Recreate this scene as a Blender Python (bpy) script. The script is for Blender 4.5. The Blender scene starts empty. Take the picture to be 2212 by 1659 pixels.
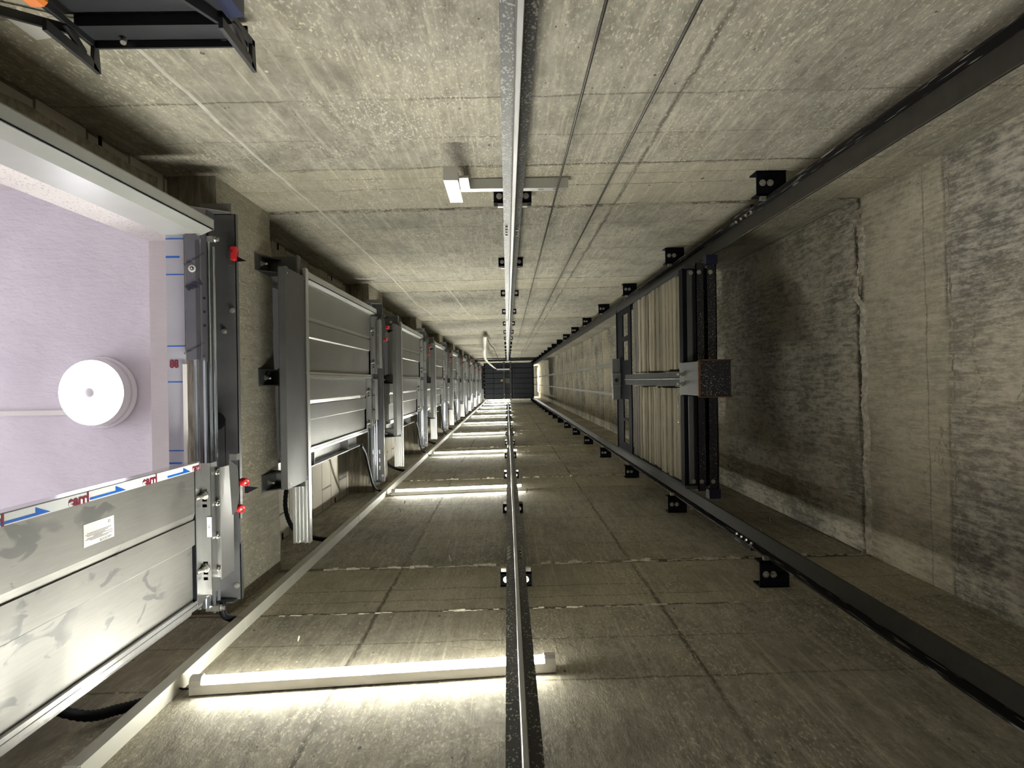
import bpy, math, random
from mathutils import Vector, Matrix
random.seed(7)
S = bpy.context.scene
COL = S.collection
# ------------------------------------------------------------------ camera, world, exposure
# World frame: Z runs up the lift shaft (away from the camera), X = right in the photo, Y = down in the photo.
F_PX = 1534.0
VPX, VPY, ROLL = 1095.5, 824.0, 0.015
zc = Vector(((VPX-1106.0)/F_PX, (VPY-829.5)/F_PX, 1.0)).normalized()
xc = Vector((1.0, -ROLL, 0.0)); xc = (xc - zc*xc.dot(zc)).normalized()
yc = zc.cross(xc)
right = Vector((xc[0], yc[0], zc[0])); down = Vector((xc[1], yc[1], zc[1])); fwd = Vector((xc[2], yc[2], zc[2]))
cam_d = bpy.data.cameras.new('camera'); cam = bpy.data.objects.new('camera', cam_d); COL.objects.link(cam)
cam_d.sensor_width = 36.0; cam_d.lens = 36.0*F_PX/2212.0; cam_d.clip_start = 0.02; cam_d.clip_end = 200
m = Matrix.Identity(4)
for i in range(3):
    m[i][0] = right[i]; m[i][1] = -down[i]; m[i][2] = -fwd[i]
cam.matrix_world = m
S.camera = cam
S.view_settings.view_transform = 'Standard'
S.view_settings.look = 'None'
S.view_settings.gamma = 1.0
S.view_settings.use_curve_mapping = False
S.view_settings.exposure = 2.35
w = bpy.data.worlds.new('world'); S.world = w; w.use_nodes = True
w.node_tree.nodes['Background'].inputs[0].default_value = (0.5, 0.5, 0.48, 1)
w.node_tree.nodes['Background'].inputs[1].default_value = 0.02
S.cycles.max_bounces = 7; S.cycles.diffuse_bounces = 6; S.cycles.glossy_bounces = 3; S.cycles.transmission_bounces = 0
S.cycles.use_adaptive_sampling = True; S.cycles.adaptive_threshold = 0.055; S.cycles.use_denoising = True
S.cycles.sample_clamp_indirect = 6.0
LAMP_E = 44.0        # emission of the shaft battens
CEIL_E = 2.2         # emission of the landing lamp

def at(px, py, Z):
    """world X, Y of a photo pixel at depth Z"""
    x = (px-VPX)/F_PX*Z; y = (py-VPY)/F_PX*Z
    return x-ROLL*y, y+ROLL*x

# ------------------------------------------------------------------ materials
class NT:
    def __init__(s, name):
        s.m = bpy.data.materials.new(name); s.m.use_nodes = True
        s.t = s.m.node_tree; s.b = s.t.nodes['Principled BSDF']
        s.co = None
    def n(s, typ, **kw):
        x = s.t.nodes.new(typ)
        for k, v in kw.items(): setattr(x, k, v)
        return x
    def l(s, a, b): s.t.links.new(a, b)
    def obj(s):
        if s.co is None: s.co = s.n('ShaderNodeTexCoord').outputs['Object']
        return s.co
    def mapped(s, scale, loc=(0, 0, 0)):
        mp = s.n('ShaderNodeMapping'); mp.inputs['Scale'].default_value = scale; mp.inputs['Location'].default_value = loc
        s.l(s.obj(), mp.inputs['Vector']); return mp.outputs[0]
    def noise(s, vec, scale, detail=4, rough=0.55, dist=0.0):
        x = s.n('ShaderNodeTexNoise'); x.inputs['Scale'].default_value = scale; x.inputs['Detail'].default_value = detail
        x.inputs['Roughness'].default_value = rough; x.inputs['Distortion'].default_value = dist
        s.l(vec, x.inputs['Vector']); return x.outputs['Fac']
    def voro(s, vec, scale):
        x = s.n('ShaderNodeTexVoronoi'); x.inputs['Scale'].default_value = scale
        s.l(vec, x.inputs['Vector']); return x.outputs['Distance']
    def math(s, op, a, b=None, c=None):
        x = s.n('ShaderNodeMath', operation=op)
        for i, v in enumerate((a, b, c)):
            if v is None: continue
            if isinstance(v, (int, float)): x.inputs[i].default_value = v
            else: s.l(v, x.inputs[i])
        return x.outputs[0]
    def rng(s, v, a, b, c=0.0, d=1.0):
        x = s.n('ShaderNodeMapRange'); s.l(v, x.inputs[0])
        for i, q in enumerate((a, b, c, d)): x.inputs[i+1].default_value = q
        return x.outputs[0]
    def mix(s, f, a, b):
        x = s.n('ShaderNodeMix', data_type='RGBA')
        if isinstance(f, (int, float)): x.inputs[0].default_value = f
        else: s.l(f, x.inputs[0])
        for i, v in ((6, a), (7, b)):
            if isinstance(v, tuple): x.inputs[i].default_value = (*v[:3], 1)
            else: s.l(v, x.inputs[i])
        return x.outputs[2]
    def bump(s, h, st=0.3, d=0.01):
        x = s.n('ShaderNodeBump'); x.inputs['Strength'].default_value = st; x.inputs['Distance'].default_value = d
        s.l(h, x.inputs['Height']); s.l(x.outputs[0], s.b.inputs['Normal'])
    def base(s, c):
        if isinstance(c, tuple): s.b.inputs['Base Color'].default_value = (*c[:3], 1)
        else: s.l(c, s.b.inputs['Base Color'])
    def rough(s, r):
        if isinstance(r, (int, float)): s.b.inputs['Roughness'].default_value = r
        else: s.l(r, s.b.inputs['Roughness'])

def plain(name, c, rough=0.5, metal=0.0, var=0.12, scale=9.0, bump=0.0, spec=0.5):
    k = NT(name); v = k.noise(k.obj(), scale, 5, 0.6)
    f = k.rng(v, 0.3, 0.7)
    k.base(k.mix(f, tuple(x*(1-var) for x in c), tuple(min(1, x*(1+var)) for x in c)))
    k.rough(rough); k.b.inputs['Metallic'].default_value = metal; k.b.inputs['Specular IOR Level'].default_value = spec
    if bump: k.bump(k.noise(k.obj(), scale*12, 3), bump, 0.004)
    return k.m

def dusty(name, c, dust=(0.42, 0.40, 0.34), amount=0.56, rough=0.45, metal=0.0, size=170, zs=0.6, spec=0.5):
    """painted steel with concrete dust specks that sit on it"""
    k = NT(name)
    big = k.noise(k.obj(), 2.2, 3, 0.6)
    fine = k.noise(k.mapped((1, 1, zs)), size, 2, 0.5)
    f = k.rng(k.math('ADD', k.math('MULTIPLY', big, 0.25), k.math('MULTIPLY', fine, 0.75)), amount, amount+0.06)
    k.base(k.mix(f, c, dust)); k.rough(rough); k.b.inputs['Metallic'].default_value = metal; k.b.inputs['Specular IOR Level'].default_value = spec
    return k.m

def concrete(name, light, dark, streak=(16, 16, 3.2), band=True, pits=1.0, contrast=1.0, specks=1.0, seams=(), few=False):
    k = NT(name)
    n1 = k.noise(k.obj(), 1.9, 5, 0.62)
    n2 = k.noise(k.mapped(streak), 1.5, 6, 0.72)
    n3 = k.noise(k.mapped((1, 1, 0.4)), 42, 5, 0.80)
    v = k.math('ADD', k.math('ADD', k.math('MULTIPLY', n1, 0.30), k.math('MULTIPLY', n2, 0.34)), k.math('MULTIPLY', n3, 0.36))
    f = k.rng(v, 0.5-0.105/contrast, 0.5+0.105/contrast)
    col = k.mix(f, dark, light)
    n4 = k.noise(k.mapped((1.1, 1.1, 0.9), (3, 1, 5)), 1.4, 4, 0.5)
    col = k.mix(k.rng(n4, 0.50, 0.72, 0, 0.38), col, (light[0]*1.04, light[1]*0.96, light[2]*0.80))
    n5 = k.noise(k.mapped((1.0, 1.0, 0.7), (6, 4, 2)), 2.6, 4, 0.65)
    col = k.mix(k.rng(n5, 0.55, 0.72, 0, 0.42), col, (dark[0]*0.72, dark[1]*0.72, dark[2]*0.72))
    sep = k.n('ShaderNodeSeparateXYZ'); k.l(k.obj(), sep.inputs[0])
    lines = None
    def crease(dist, wdt, seed, st):
        ln = k.rng(dist, wdt*0.25, wdt, 1.0, 0.0)
        g = k.rng(n1, 0.34, 0.52)
        return k.math('MULTIPLY', k.math('MULTIPLY', ln, g), st)
    acc = []
    if band:
        wob = k.math('MULTIPLY', k.math('SUBTRACT', k.noise(k.obj(), 7, 4, 0.65), 0.5), 0.045)

        z = k.math('ADD', sep.outputs[2], wob)
        zm = k.math('FLOORED_MODULO', k.math('SUBTRACT', z, 2.46), 2.74)
        inb = k.math('LESS_THAN', zm, 0.6)
        smooth = k.mix(k.rng(n1, 0.35, 0.7), (light[0]*0.90, light[1]*0.88, light[2]*0.78), (light[0]*1.10, light[1]*1.07, light[2]*0.94))
        col = k.mix(k.math('MULTIPLY', inb, 0.42), col, smooth)
        for zz, wd_, st_ in ((0.0, .022, .9), (0.13, .006, .5), (0.27, .007, .6), (0.6, .034, 1.0), (0.95, .006, .5), (1.25, .005, .5), (1.6, .008, .6), (2.15, .008, .6), (2.45, .006, .5)):
            if few and zz not in (0.0, 0.13, 0.6): continue
            acc.append(crease(k.math('ABSOLUTE', k.math('SUBTRACT', zm, zz)), wd_, zz, st_))
    for ax, p in seams:
        q = k.math('ADD', sep.outputs[ax], k.math('MULTIPLY', k.math('SUBTRACT', k.noise(k.mapped((1, 1, 1), (p, 3, 3)), 5, 3, 0.7), 0.5), 0.03))
        acc.append(crease(k.math('ABSOLUTE', k.math('SUBTRACT', q, p)), 0.011, p, 0.75))
    # wandering hair cracks
    cn = k.noise(k.mapped((1.0, 1.0, 1.7), (2, 8, 4)), 1.1, 5, 0.6)
    acc.append(k.math('MULTIPLY', k.math('MULTIPLY', k.rng(k.math('ABSOLUTE', k.math('SUBTRACT', cn, 0.5)), 0.001, 0.0035, 1.0, 0.0), k.rng(n4, 0.54, 0.62)), 0.45))
    for a in acc:
        col = k.mix(a, col, (dark[0]*0.30, dark[1]*0.28, dark[2]*0.25)); lines = a if lines is None else k.math('MAXIMUM', lines, a)
    # blow holes, large and small
    pit = None
    for sc_, th, gt, seed in ((13, 0.060, 0.55, 9), (34, 0.075, 0.53, 4), (5.5, 0.035, 0.50, 2)):
        vd = k.voro(k.mapped((1, 1, 0.6), (seed, 1, 2)), sc_)
        gate = n1 if seed == 9 else (k.math('SUBTRACT', 1.0, n4) if seed == 4 else n4)
        p = k.math('MULTIPLY', k.math('LESS_THAN', k.math('ADD', vd, k.math('MULTIPLY', k.math('SUBTRACT', n3, .5), .06)), th), k.math('GREATER_THAN', gate, gt))
        pit = p if pit is None else k.math('MAXIMUM', pit, p)
    col = k.mix(k.math('MULTIPLY', pit, 0.85*pits), col, (dark[0]*0.22, dark[1]*0.21, dark[2]*0.20))
    # pale spatter
    sp = k.noise(k.mapped((1, 1, 0.36), (4, 2, 7)), 150, 3, 0.6)
    gs = k.math('SUBTRACT', 1.0, n5)
    spm = k.math('MULTIPLY', k.rng(sp, 0.55, 0.65), k.rng(gs, 0.34, 0.58))
    col = k.mix(k.math('MULTIPLY', spm, 0.75*specks), col, (min(1, light[0]*1.6), min(1, light[1]*1.57), min(1, light[2]*1.5)))
    sc = k.noise(k.mapped((75, 75, 2.6), (3, 6, 1)), 1.0, 3, 0.6)
    col = k.mix(k.math('MULTIPLY', k.rng(sc, 0.54, 0.70), 0.42*min(1, specks+.3)), col, (min(1, light[0]*1.35), min(1, light[1]*1.33), min(1, light[2]*1.26)))
    vb = k.voro(k.mapped((1, 1, 0.7), (7, 7, 1)), 17)
    blob = k.math('MULTIPLY', k.math('LESS_THAN', k.math('ADD', vb, k.math('MULTIPLY', k.math('SUBTRACT', n3, .5), .12)), 0.07), k.math('GREATER_THAN', n4, 0.54))
    col = k.mix(k.math('MULTIPLY', blob, 0.7*specks), col, (min(1, light[0]*1.6), min(1, light[1]*1.55), min(1, light[2]*1.42)))
    k.base(col); k.rough(0.9)
    k.b.inputs['Specular IOR Level'].default_value = 0.2
    h = k.noise(k.mapped((1, 1, 0.5)), 30, 5, 0.75)
    k.bump(h, 0.55, 0.007)
    return k.m

def metal(name, c, rough=0.34, aniso_axis=(1, 1, 30), var=0.10, smear=0.0):
    k = NT(name)
    br = k.noise(k.mapped(aniso_axis), 14, 4, 0.6)
    big = k.noise(k.obj(), 3.1, 4, 0.55)
    f = k.rng(k.math('ADD', k.math('MULTIPLY', br, 0.5), k.math('MULTIPLY', big, 0.5)), 0.35, 0.65)
    col = k.mix(f, tuple(x*(1-var) for x in c), tuple(min(1, x*(1+var)) for x in c))
    if smear:
        sm = k.noise(k.mapped((14, 14, 7), (2, 3, 1)), 1.3, 3, 0.5, 0.6)
        g = k.noise(k.mapped((2.0, 3.5, 2.0), (8, 1, 4)), 1.6, 2)
        mk = k.math('MULTIPLY', k.rng(sm, 0.56, 0.60), k.rng(g, 0.48, 0.55))
        col = k.mix(k.math('MULTIPLY', mk, smear), col, (c[0]*0.45, c[1]*0.47, c[2]*0.52))
    k.base(col); k.b.inputs['Metallic'].default_value = 0.85
    k.rough(k.rng(big, 0.3, 0.7, rough*0.85, rough*1.2))
    return k.m

def emis(name, c, e):
    k = NT(name); k.base((0.9, 0.9, 0.88))
    k.b.inputs['Emission Color'].default_value = (*c, 1); k.b.inputs['Emission Strength'].default_value = e
    k.rough(0.4); return k.m

def blockwall(name):
    k = NT(name); sep = k.n('ShaderNodeSeparateXYZ'); k.l(k.obj(), sep.inputs[0])
    cb = k.n('ShaderNodeCombineXYZ'); k.l(k.math('ADD', sep.outputs[1], 0.17), cb.inputs[0]); k.l(sep.outputs[2], cb.inputs[1])
    b = k.n('ShaderNodeTexBrick'); k.l(cb.outputs[0], b.inputs['Vector'])
    b.inputs['Scale'].default_value = 1.0; b.inputs['Brick Width'].default_value = 0.56; b.inputs['Row Height'].default_value = 0.225
    b.inputs['Mortar Size'].default_value = 0.006; b.inputs['Color1'].default_value = (0.64, 0.60, 0.51, 1); b.inputs['Color2'].default_value = (0.55, 0.515, 0.44, 1)
    b.inputs['Mortar'].default_value = (0.14, 0.12, 0.10, 1)
    n = k.noise(k.obj(), 8, 5, 0.6)
    k.base(k.mix(k.rng(n, 0.3, 0.75, 0, 0.4), b.outputs['Color'], (0.48, 0.44, 0.36)))
    k.rough(0.92); k.bump(k.noise(k.obj(), 90, 3), 0.2, 0.003)
    return k.m

def timber_concrete(name):
    k = NT(name); n = k.noise(k.mapped((10, 1.2, 6)), 5, 6, 0.65)
    k.base(k.mix(k.rng(n, 0.35, 0.65), (0.13, 0.115, 0.085), (0.36, 0.32, 0.24))); k.rough(0.9)
    k.bump(n, 0.4, 0.01); return k.m

def plaster(name, c, bump=0.25, spot=False):
    k = NT(name); n = k.noise(k.obj(), 5, 5, 0.55)
    col = k.mix(k.rng(n, 0.3, 0.7), tuple(x*0.94 for x in c), tuple(min(1, x*1.05) for x in c))
    if spot:
        sp = k.noise(k.mapped((1, 1, 0.7)), 140, 2)
        col = k.mix(k.rng(sp, 0.60, 0.66, 0, 0.75), col, (0.20, 0.18, 0.16))
    k.base(col); k.rough(0.85)
    k.bump(k.math('ADD', k.noise(k.mapped((1.0, 2.2, 1)), 22, 5, 0.6), k.noise(k.obj(), 4, 3)), bump, 0.01)
    return k.m

def weight_mat(name, c):
    k = NT(name); n = k.noise(k.mapped((3, 1.1, 22)), 6, 6, 0.7); g = k.noise(k.obj(), 40, 4)
    k.base(k.mix(k.rng(n, 0.35, 0.68), tuple(x*0.62 for x in c), tuple(x*1.12 for x in c))); k.rough(0.93)
    k.bump(k.math('ADD', n, k.math('MULTIPLY', g, 0.5)), 0.6, 0.012); return k.m

M = dict(
    wall=concrete('concrete_wall', (0.46, 0.435, 0.362), (0.215, 0.20, 0.162), seams=((0, .47),)),
    wall_low=concrete('concrete_lower_wall', (0.43, 0.40, 0.322), (0.185, 0.169, 0.134), pits=0.9, seams=((0, .52), (0, -.46))),
    wall_r=concrete('concrete_right_wall', (0.56, 0.52, 0.425), (0.185, 0.175, 0.148), streak=(40, 44, 5), contrast=1.9, specks=0.3, few=True),
    beam=concrete('concrete_beam', (0.37, 0.345, 0.275), (0.22, 0.205, 0.165), band=False, pits=0.5),
    soffit=timber_concrete('board_marked_soffit'),
    block=blockwall('aerated_block'),
    mortar=plain('mortar', (0.36, 0.33, 0.255), 0.95, var=0.35, scale=40, bump=0.6),
    mortar_l=plain('pale_mortar', (0.58, 0.54, 0.44), 0.95, var=0.4, scale=45, bump=0.6),
    streak=plain('cement_streak', (0.55, 0.53, 0.47), 0.9, var=0.15, scale=20),
    galv=metal('galvanised_steel', (0.33, 0.33, 0.325), 0.38, smear=0.0),
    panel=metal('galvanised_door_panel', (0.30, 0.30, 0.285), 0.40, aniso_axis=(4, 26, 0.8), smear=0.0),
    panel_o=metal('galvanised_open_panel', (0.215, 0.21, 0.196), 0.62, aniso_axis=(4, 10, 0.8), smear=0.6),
    dark_galv=metal('dark_coated_steel', (0.09, 0.09, 0.095), 0.55),
    header=plain('grey_header_steel', (0.165, 0.165, 0.172), 0.42, metal=0.75, var=0.12),
    apron=metal('apron_steel', (0.13, 0.13, 0.127), 0.55, aniso_axis=(1, 1, 12)),
    inox=metal('polished_steel', (0.72, 0.72, 0.74), 0.16),
    white_metal=plain('white_coated_jamb', (0.34, 0.345, 0.325), 0.30, var=0.06),
    film=plain('white_protective_film', (0.62, 0.63, 0.64), 0.22, var=0.04),
    film_h=plain('grey_film', (0.40, 0.40, 0.45), 0.3, var=0.04),
    film_dark=plain('dark_film', (0.11, 0.11, 0.13), 0.28, var=0.1),
    blue=plain('blue_print', (0.004, 0.10, 0.46), 0.4, var=0.03),
    maroon=plain('maroon_print', (0.16, 0.012, 0.03), 0.4, var=0.1),
    ink=plain('black_ink', (0.012, 0.012, 0.03), 0.4),
    alu=metal('aluminium', (0.56, 0.56, 0.55), 0.34, aniso_axis=(60, 2, 60)),
    zinc=metal('zinc_bolt', (0.50, 0.49, 0.45), 0.3),
    rod=metal('track_rod', (0.52, 0.57, 0.62), 0.2),
    black=plain('black_painted_steel', (0.006, 0.006, 0.009), 0.75, var=0.3, spec=0.06),
    blackl=plain('black_satin_steel', (0.030, 0.031, 0.036), 0.45, var=0.25),
    graphite=plain('graphite_steel', (0.050, 0.050, 0.052), 0.7, var=0.15, spec=0.12),
    blacks=dusty('black_steel_dusted', (0.012, 0.012, 0.018), amount=0.60, rough=0.35),
    rail_top=dusty('rail_dusty_steel', (0.032, 0.030, 0.029), (0.25, 0.238, 0.205), amount=0.535, rough=0.45, metal=0.1),
    rail_low=dusty('rail_oiled_steel', (0.010, 0.0085, 0.008), amount=0.565, rough=0.5, metal=0.0),
    rail_cwt=dusty('oiled_rail_steel', (0.008, 0.0075, 0.007), (0.22, 0.21, 0.19), amount=0.575, rough=0.55, zs=0.05, spec=0.12),
    blade_cwt=plain('oiled_blade_steel', (0.030, 0.027, 0.021), 0.5, metal=0.0, var=0.2, scale=20, spec=0.2),
    blade=metal('machined_blade', (0.40, 0.40, 0.40), 0.36, aniso_axis=(30, 30, 1)),
    red=plain('red_roller', (0.50, 0.010, 0.014), 0.35, var=0.1),
    orange=plain('orange_plastic', (0.95, 0.24, 0.01), 0.4, var=0.1),
    bluep=plain('blue_painted_steel', (0.022, 0.030, 0.085), 0.4),
    navy=plain('navy_plastic', (0.006, 0.006, 0.035), 0.5),
    trunk=plain('trunking_plastic', (0.50, 0.49, 0.43), 0.38, var=0.06),
    white=plain('white_plastic', (0.70, 0.68, 0.65), 0.4, var=0.03),
    hose=plain('black_corrugated_plastic', (0.006, 0.006, 0.009), 0.6, spec=0.2),
    cable=plain('flat_cable_sheath', (0.58, 0.55, 0.44), 0.5, var=0.06),
    rope=plain('steel_rope', (0.10, 0.095, 0.085), 0.5, metal=0.6, var=0.3, scale=200),
    rope_l=plain('grey_steel_rope', (0.15, 0.142, 0.115), 0.7, metal=0.0, var=0.2, scale=100),
    lilac=plaster('lilac_ceiling_paint', (0.68, 0.648, 0.70), 0.5),
    plaster=plaster('grey_plaster', (0.60, 0.56, 0.56), 0.15),
    reveal=plaster('speckled_plaster', (0.70, 0.66, 0.64), 0.2, spot=True),
    paper=plain('white_paper', (0.62, 0.60, 0.56), 0.7, var=0.04),
    car=plain('car_floor_steel', (0.020, 0.024, 0.038), 0.5, metal=0.1, var=0.2),
    yellow=plain('yellow_sticker', (0.75, 0.48, 0.02), 0.5, var=0.05),
    lamp=emis('lit_diffuser', (1.0, 1.0, 0.90), LAMP_E),
    dome=emis('lit_dome', (0.93, 0.93, 1.0), CEIL_E),
    fill_glow=emis('landing_fill_glow', (0.95, 0.94, 1.0), 1.3),  # glow for the added pane that brightens the landing
    rim=plain('lamp_rim', (0.82, 0.80, 0.84), 0.2, var=0.02),
    rust=plain('rusted_edge', (0.10, 0.045, 0.02), 0.8, var=0.4, scale=60),
    floor=concrete('pit_floor', (0.22, 0.20, 0.16), (0.10, 0.09, 0.07), band=False),
)
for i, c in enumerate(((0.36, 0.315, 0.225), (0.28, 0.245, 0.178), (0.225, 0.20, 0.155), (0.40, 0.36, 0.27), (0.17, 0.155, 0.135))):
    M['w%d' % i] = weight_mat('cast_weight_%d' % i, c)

# ------------------------------------------------------------------ mesh helpers
class MB:
    def __init__(s): s.v = []; s.f = []; s.sm = []
    def quad(s, pts, smooth=False):
        b = len(s.v); s.v += [tuple(p) for p in pts]; s.f.append(tuple(range(b, b+len(pts)))); s.sm.append(smooth); return s
    def hexa(s, p):   # 8 points: bottom 4, top 4
        b = len(s.v); s.v += [tuple(q) for q in p]
        for f in ((0, 3, 2, 1), (4, 5, 6, 7), (0, 1, 5, 4), (1, 2, 6, 5), (2, 3, 7, 6), (3, 0, 4, 7)):
            s.f.append(tuple(b+i for i in f)); s.sm.append(False)
        return s
    def box(s, x0, x1, y0, y1, z0, z1):
        x0, x1 = min(x0, x1), max(x0, x1); y0, y1 = min(y0, y1), max(y0, y1); z0, z1 = min(z0, z1), max(z0, z1)
        return s.hexa([(x0, y0, z0), (x1, y0, z0), (x1, y1, z0), (x0, y1, z0), (x0, y0, z1), (x1, y0, z1), (x1, y1, z1), (x0, y1, z1)])
    def bbox(s, x0, x1, y0, y1, z0, z1, b):
        """box with chamfered long edges on every side"""
        x0, x1 = min(x0, x1), max(x0, x1); y0, y1 = min(y0, y1), max(y0, y1); z0, z1 = min(z0, z1), max(z0, z1)
        pr = [(x0+b, y0), (x1-b, y0), (x1, y0+b), (x1, y1-b), (x1-b, y1), (x0+b, y1), (x0, y1-b), (x0, y0+b)]
        cx, cy = (x0+x1)/2, (y0+y1)/2
        def ring(ins, z):
            return [(cx+(x-cx)*(1-ins/max(1e-6, (x1-x0)/2)), cy+(y-cy)*(1-ins/max(1e-6, (y1-y0)/2)), z) for x, y in pr]
        rings = [ring(b, z0), ring(0, z0+b), ring(0, z1-b), ring(b, z1)]
        return s.loft(rings)
    def loft(s, rings, smooth=False, cap=True):
        b = len(s.v); n = len(rings[0])
        for r in rings: s.v += [tuple(p) for p in r]
        for i in range(len(rings)-1):
            for j in range(n):
                k = (j+1) % n
                s.f.append((b+i*n+j, b+i*n+k, b+(i+1)*n+k, b+(i+1)*n+j)); s.sm.append(smooth)
        if cap:
            s.f.append(tuple(b+j for j in reversed(range(n)))); s.sm.append(False)
            s.f.append(tuple(b+(len(rings)-1)*n+j for j in range(n))); s.sm.append(False)
        return s
    def prism(s, prof, axis, a, b_):
        """closed profile extruded along an axis: axis 'z' -> prof (x,y); 'y' -> (x,z); 'x' -> (y,z)"""
        def P(q, t):
            return {'z': (q[0], q[1], t), 'y': (q[0], t, q[1]), 'x': (t, q[0], q[1])}[axis]
        return s.loft([[P(q, a) for q in prof], [P(q, b_) for q in prof]])
    def tube(s, pts, r, n=10, smooth=True, radii=None):
        pts = [Vector(p) for p in pts]; rings = []
        up = Vector((0.13, 0.97, 0.21)).normalized(); prev = None
        for i, p in enumerate(pts):
            d = (pts[min(i+1, len(pts)-1)]-pts[max(i-1, 0)]).normalized()
            if prev is None:
                u = d.cross(up)
                if u.length < 1e-3: u = d.cross(Vector((1, 0, 0)))
                u.normalize()
            else:
                u = (prev - d*prev.dot(d)).normalized()
            prev = u; v = d.cross(u); rr = radii[i] if radii else r
            rings.append([tuple(p+(u*math.cos(2*math.pi*k/n)+v*math.sin(2*math.pi*k/n))*rr) for k in range(n)])
        return s.loft(rings, smooth)
    def cyl(s, c, ax, r, h, n=16, r2=None):
        c = Vector(c); a = Vector(ax).normalized()
        return s.tube([c-a*h/2, c+a*h/2], r, n, radii=[r, r2 if r2 is not None else r])
    def hexn(s, c, ax, r, h): return s.tube([Vector(c)-Vector(ax).normalized()*h/2, Vector(c)+Vector(ax).normalized()*h/2], r, 6, smooth=False)
    def build(s, name, mat, parent=None, origin=(0, 0, 0), mats=None):
        me = bpy.data.meshes.new(name)
        o = Vector(origin)
        me.from_pydata([tuple(Vector(v)-o) for v in s.v], [], s.f)
        me.polygons.foreach_set('use_smooth', s.sm)
        me.materials.append(M[mat] if isinstance(mat, str) else mat)
        me.validate(); me.update()
        import bmesh
        bm = bmesh.new(); bm.from_mesh(me); bmesh.ops.recalc_face_normals(bm, faces=bm.faces); bm.to_mesh(me); bm.free()
        ob = bpy.data.objects.new(name, me); COL.objects.link(ob)
        if parent is not None: ob.parent = parent
        else: ob.location = o
        return ob

def thing(name, label, cat, loc=(0, 0, 0), group=None):
    o = bpy.data.objects.new(name, None); COL.objects.link(o); o.location = loc; o.empty_display_size = 0.05
    return tag(o, label, cat, group)
def tag(o, label, cat, group=None):
    o['label'] = label; o['category'] = cat
    if group: o['group'] = group
    return o
def struct(o): o['kind'] = 'structure'; return o
def copy_tree(o, parent=None):
    c = o.copy(); COL.objects.link(c)
    if parent is not None: c.parent = parent
    for ch in list(o.children): copy_tree(ch, c)
    return c
ORD = ['first', 'second', 'third', 'fourth', 'fifth', 'sixth', 'seventh', 'eighth', 'ninth', 'tenth', 'eleventh', 'twelfth', 'thirteenth',
       'fourteenth', 'fifteenth', 'sixteenth', 'seventeenth', 'eighteenth', 'nineteenth', 'twentieth', 'twenty-first', 'twenty-second', 'twenty-third', 'twenty-fourth', 'twenty-fifth', 'twenty-sixth']

def text(name, body, size, mat, pos, xax, yax, parent, origin, extrude=0.0004, sx=1.0, bold=0.0):
    cu = bpy.data.curves.new(name, 'FONT'); cu.body = body; cu.size = size; cu.extrude = extrude; cu.offset = bold
    cu.align_x = 'CENTER'; cu.align_y = 'CENTER'
    t = bpy.data.objects.new(name, cu); COL.objects.link(t)
    bpy.context.view_layer.update()
    me = bpy.data.meshes.new_from_object(t.evaluated_get(bpy.context.evaluated_depsgraph_get()))
    bpy.data.objects.remove(t); bpy.data.curves.remove(cu)
    X = Vector(xax).normalized(); Y = Vector(yax).normalized(); Z = X.cross(Y)
    p = Vector(pos)-Vector(origin)
    for v in me.vertices: v.co = p + X*v.co.x*sx + Y*v.co.y + Z*v.co.z
    me.materials.clear(); me.materials.append(M[mat])
    o = bpy.data.objects.new(name, me); COL.objects.link(o); o.parent = parent
    return o

# ------------------------------------------------------------------ shaft shell
FLOOR = 2.74
PIT, TOP = -0.95, 38.0
TL, BL, TR, BR = (-1.012, -0.737), (-0.988, 0.802), (1.528, -0.766), (1.552, 0.771)
def wy_top(x): return TL[1]+(TR[1]-TL[1])*(x-TL[0])/(TR[0]-TL[0])
def wy_low(x): return BL[1]+(BR[1]-BL[1])*(x-BL[0])/(BR[0]-BL[0])
def wx_left(y): return TL[0]+(BL[0]-TL[0])*(y-TL[1])/(BL[1]-TL[1])
def wx_right(y): return TR[0]+(BR[0]-TR[0])*(y-TR[1])/(BR[1]-TR[1])
T = 0.2
XL = -1.30     # the side walls run on past the recessed block infill
def slab(name, mat, p0, p1, out):
    """wall between two plan points, thickness towards out"""
    b = MB(); o = Vector((*out, 0))*T
    a = Vector((*p0, 0)); c = Vector((*p1, 0))
    b.hexa([tuple(q+Vector((0, 0, PIT))) for q in (a, c, c+o, a+o)]+[tuple(q+Vector((0, 0, TOP))) for q in (a, c, c+o, a+o)])
    return struct(b.build(name, mat))
wall_up = slab('wall_upper', 'wall', (XL, wy_top(XL)), (TR[0]+T, wy_top(TR[0]+T)), (0, -1))
wall_lo = slab('wall_lower', 'wall_low', (XL, wy_low(XL)), (BR[0]+T, wy_low(BR[0]+T)), (0, 1))
wall_ri = slab('wall_right', 'wall_r', TR, BR, (1, 0))
b = MB(); b.box(-1.5, 1.8, -1.0, 1.05, PIT-0.15, PIT); struct(b.build('floor', 'floor'))
b = MB(); b.box(-1.5, 1.8, -1.0, 1.05, TOP, TOP+0.2); struct(b.build('ceiling', 'plaster'))

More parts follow.
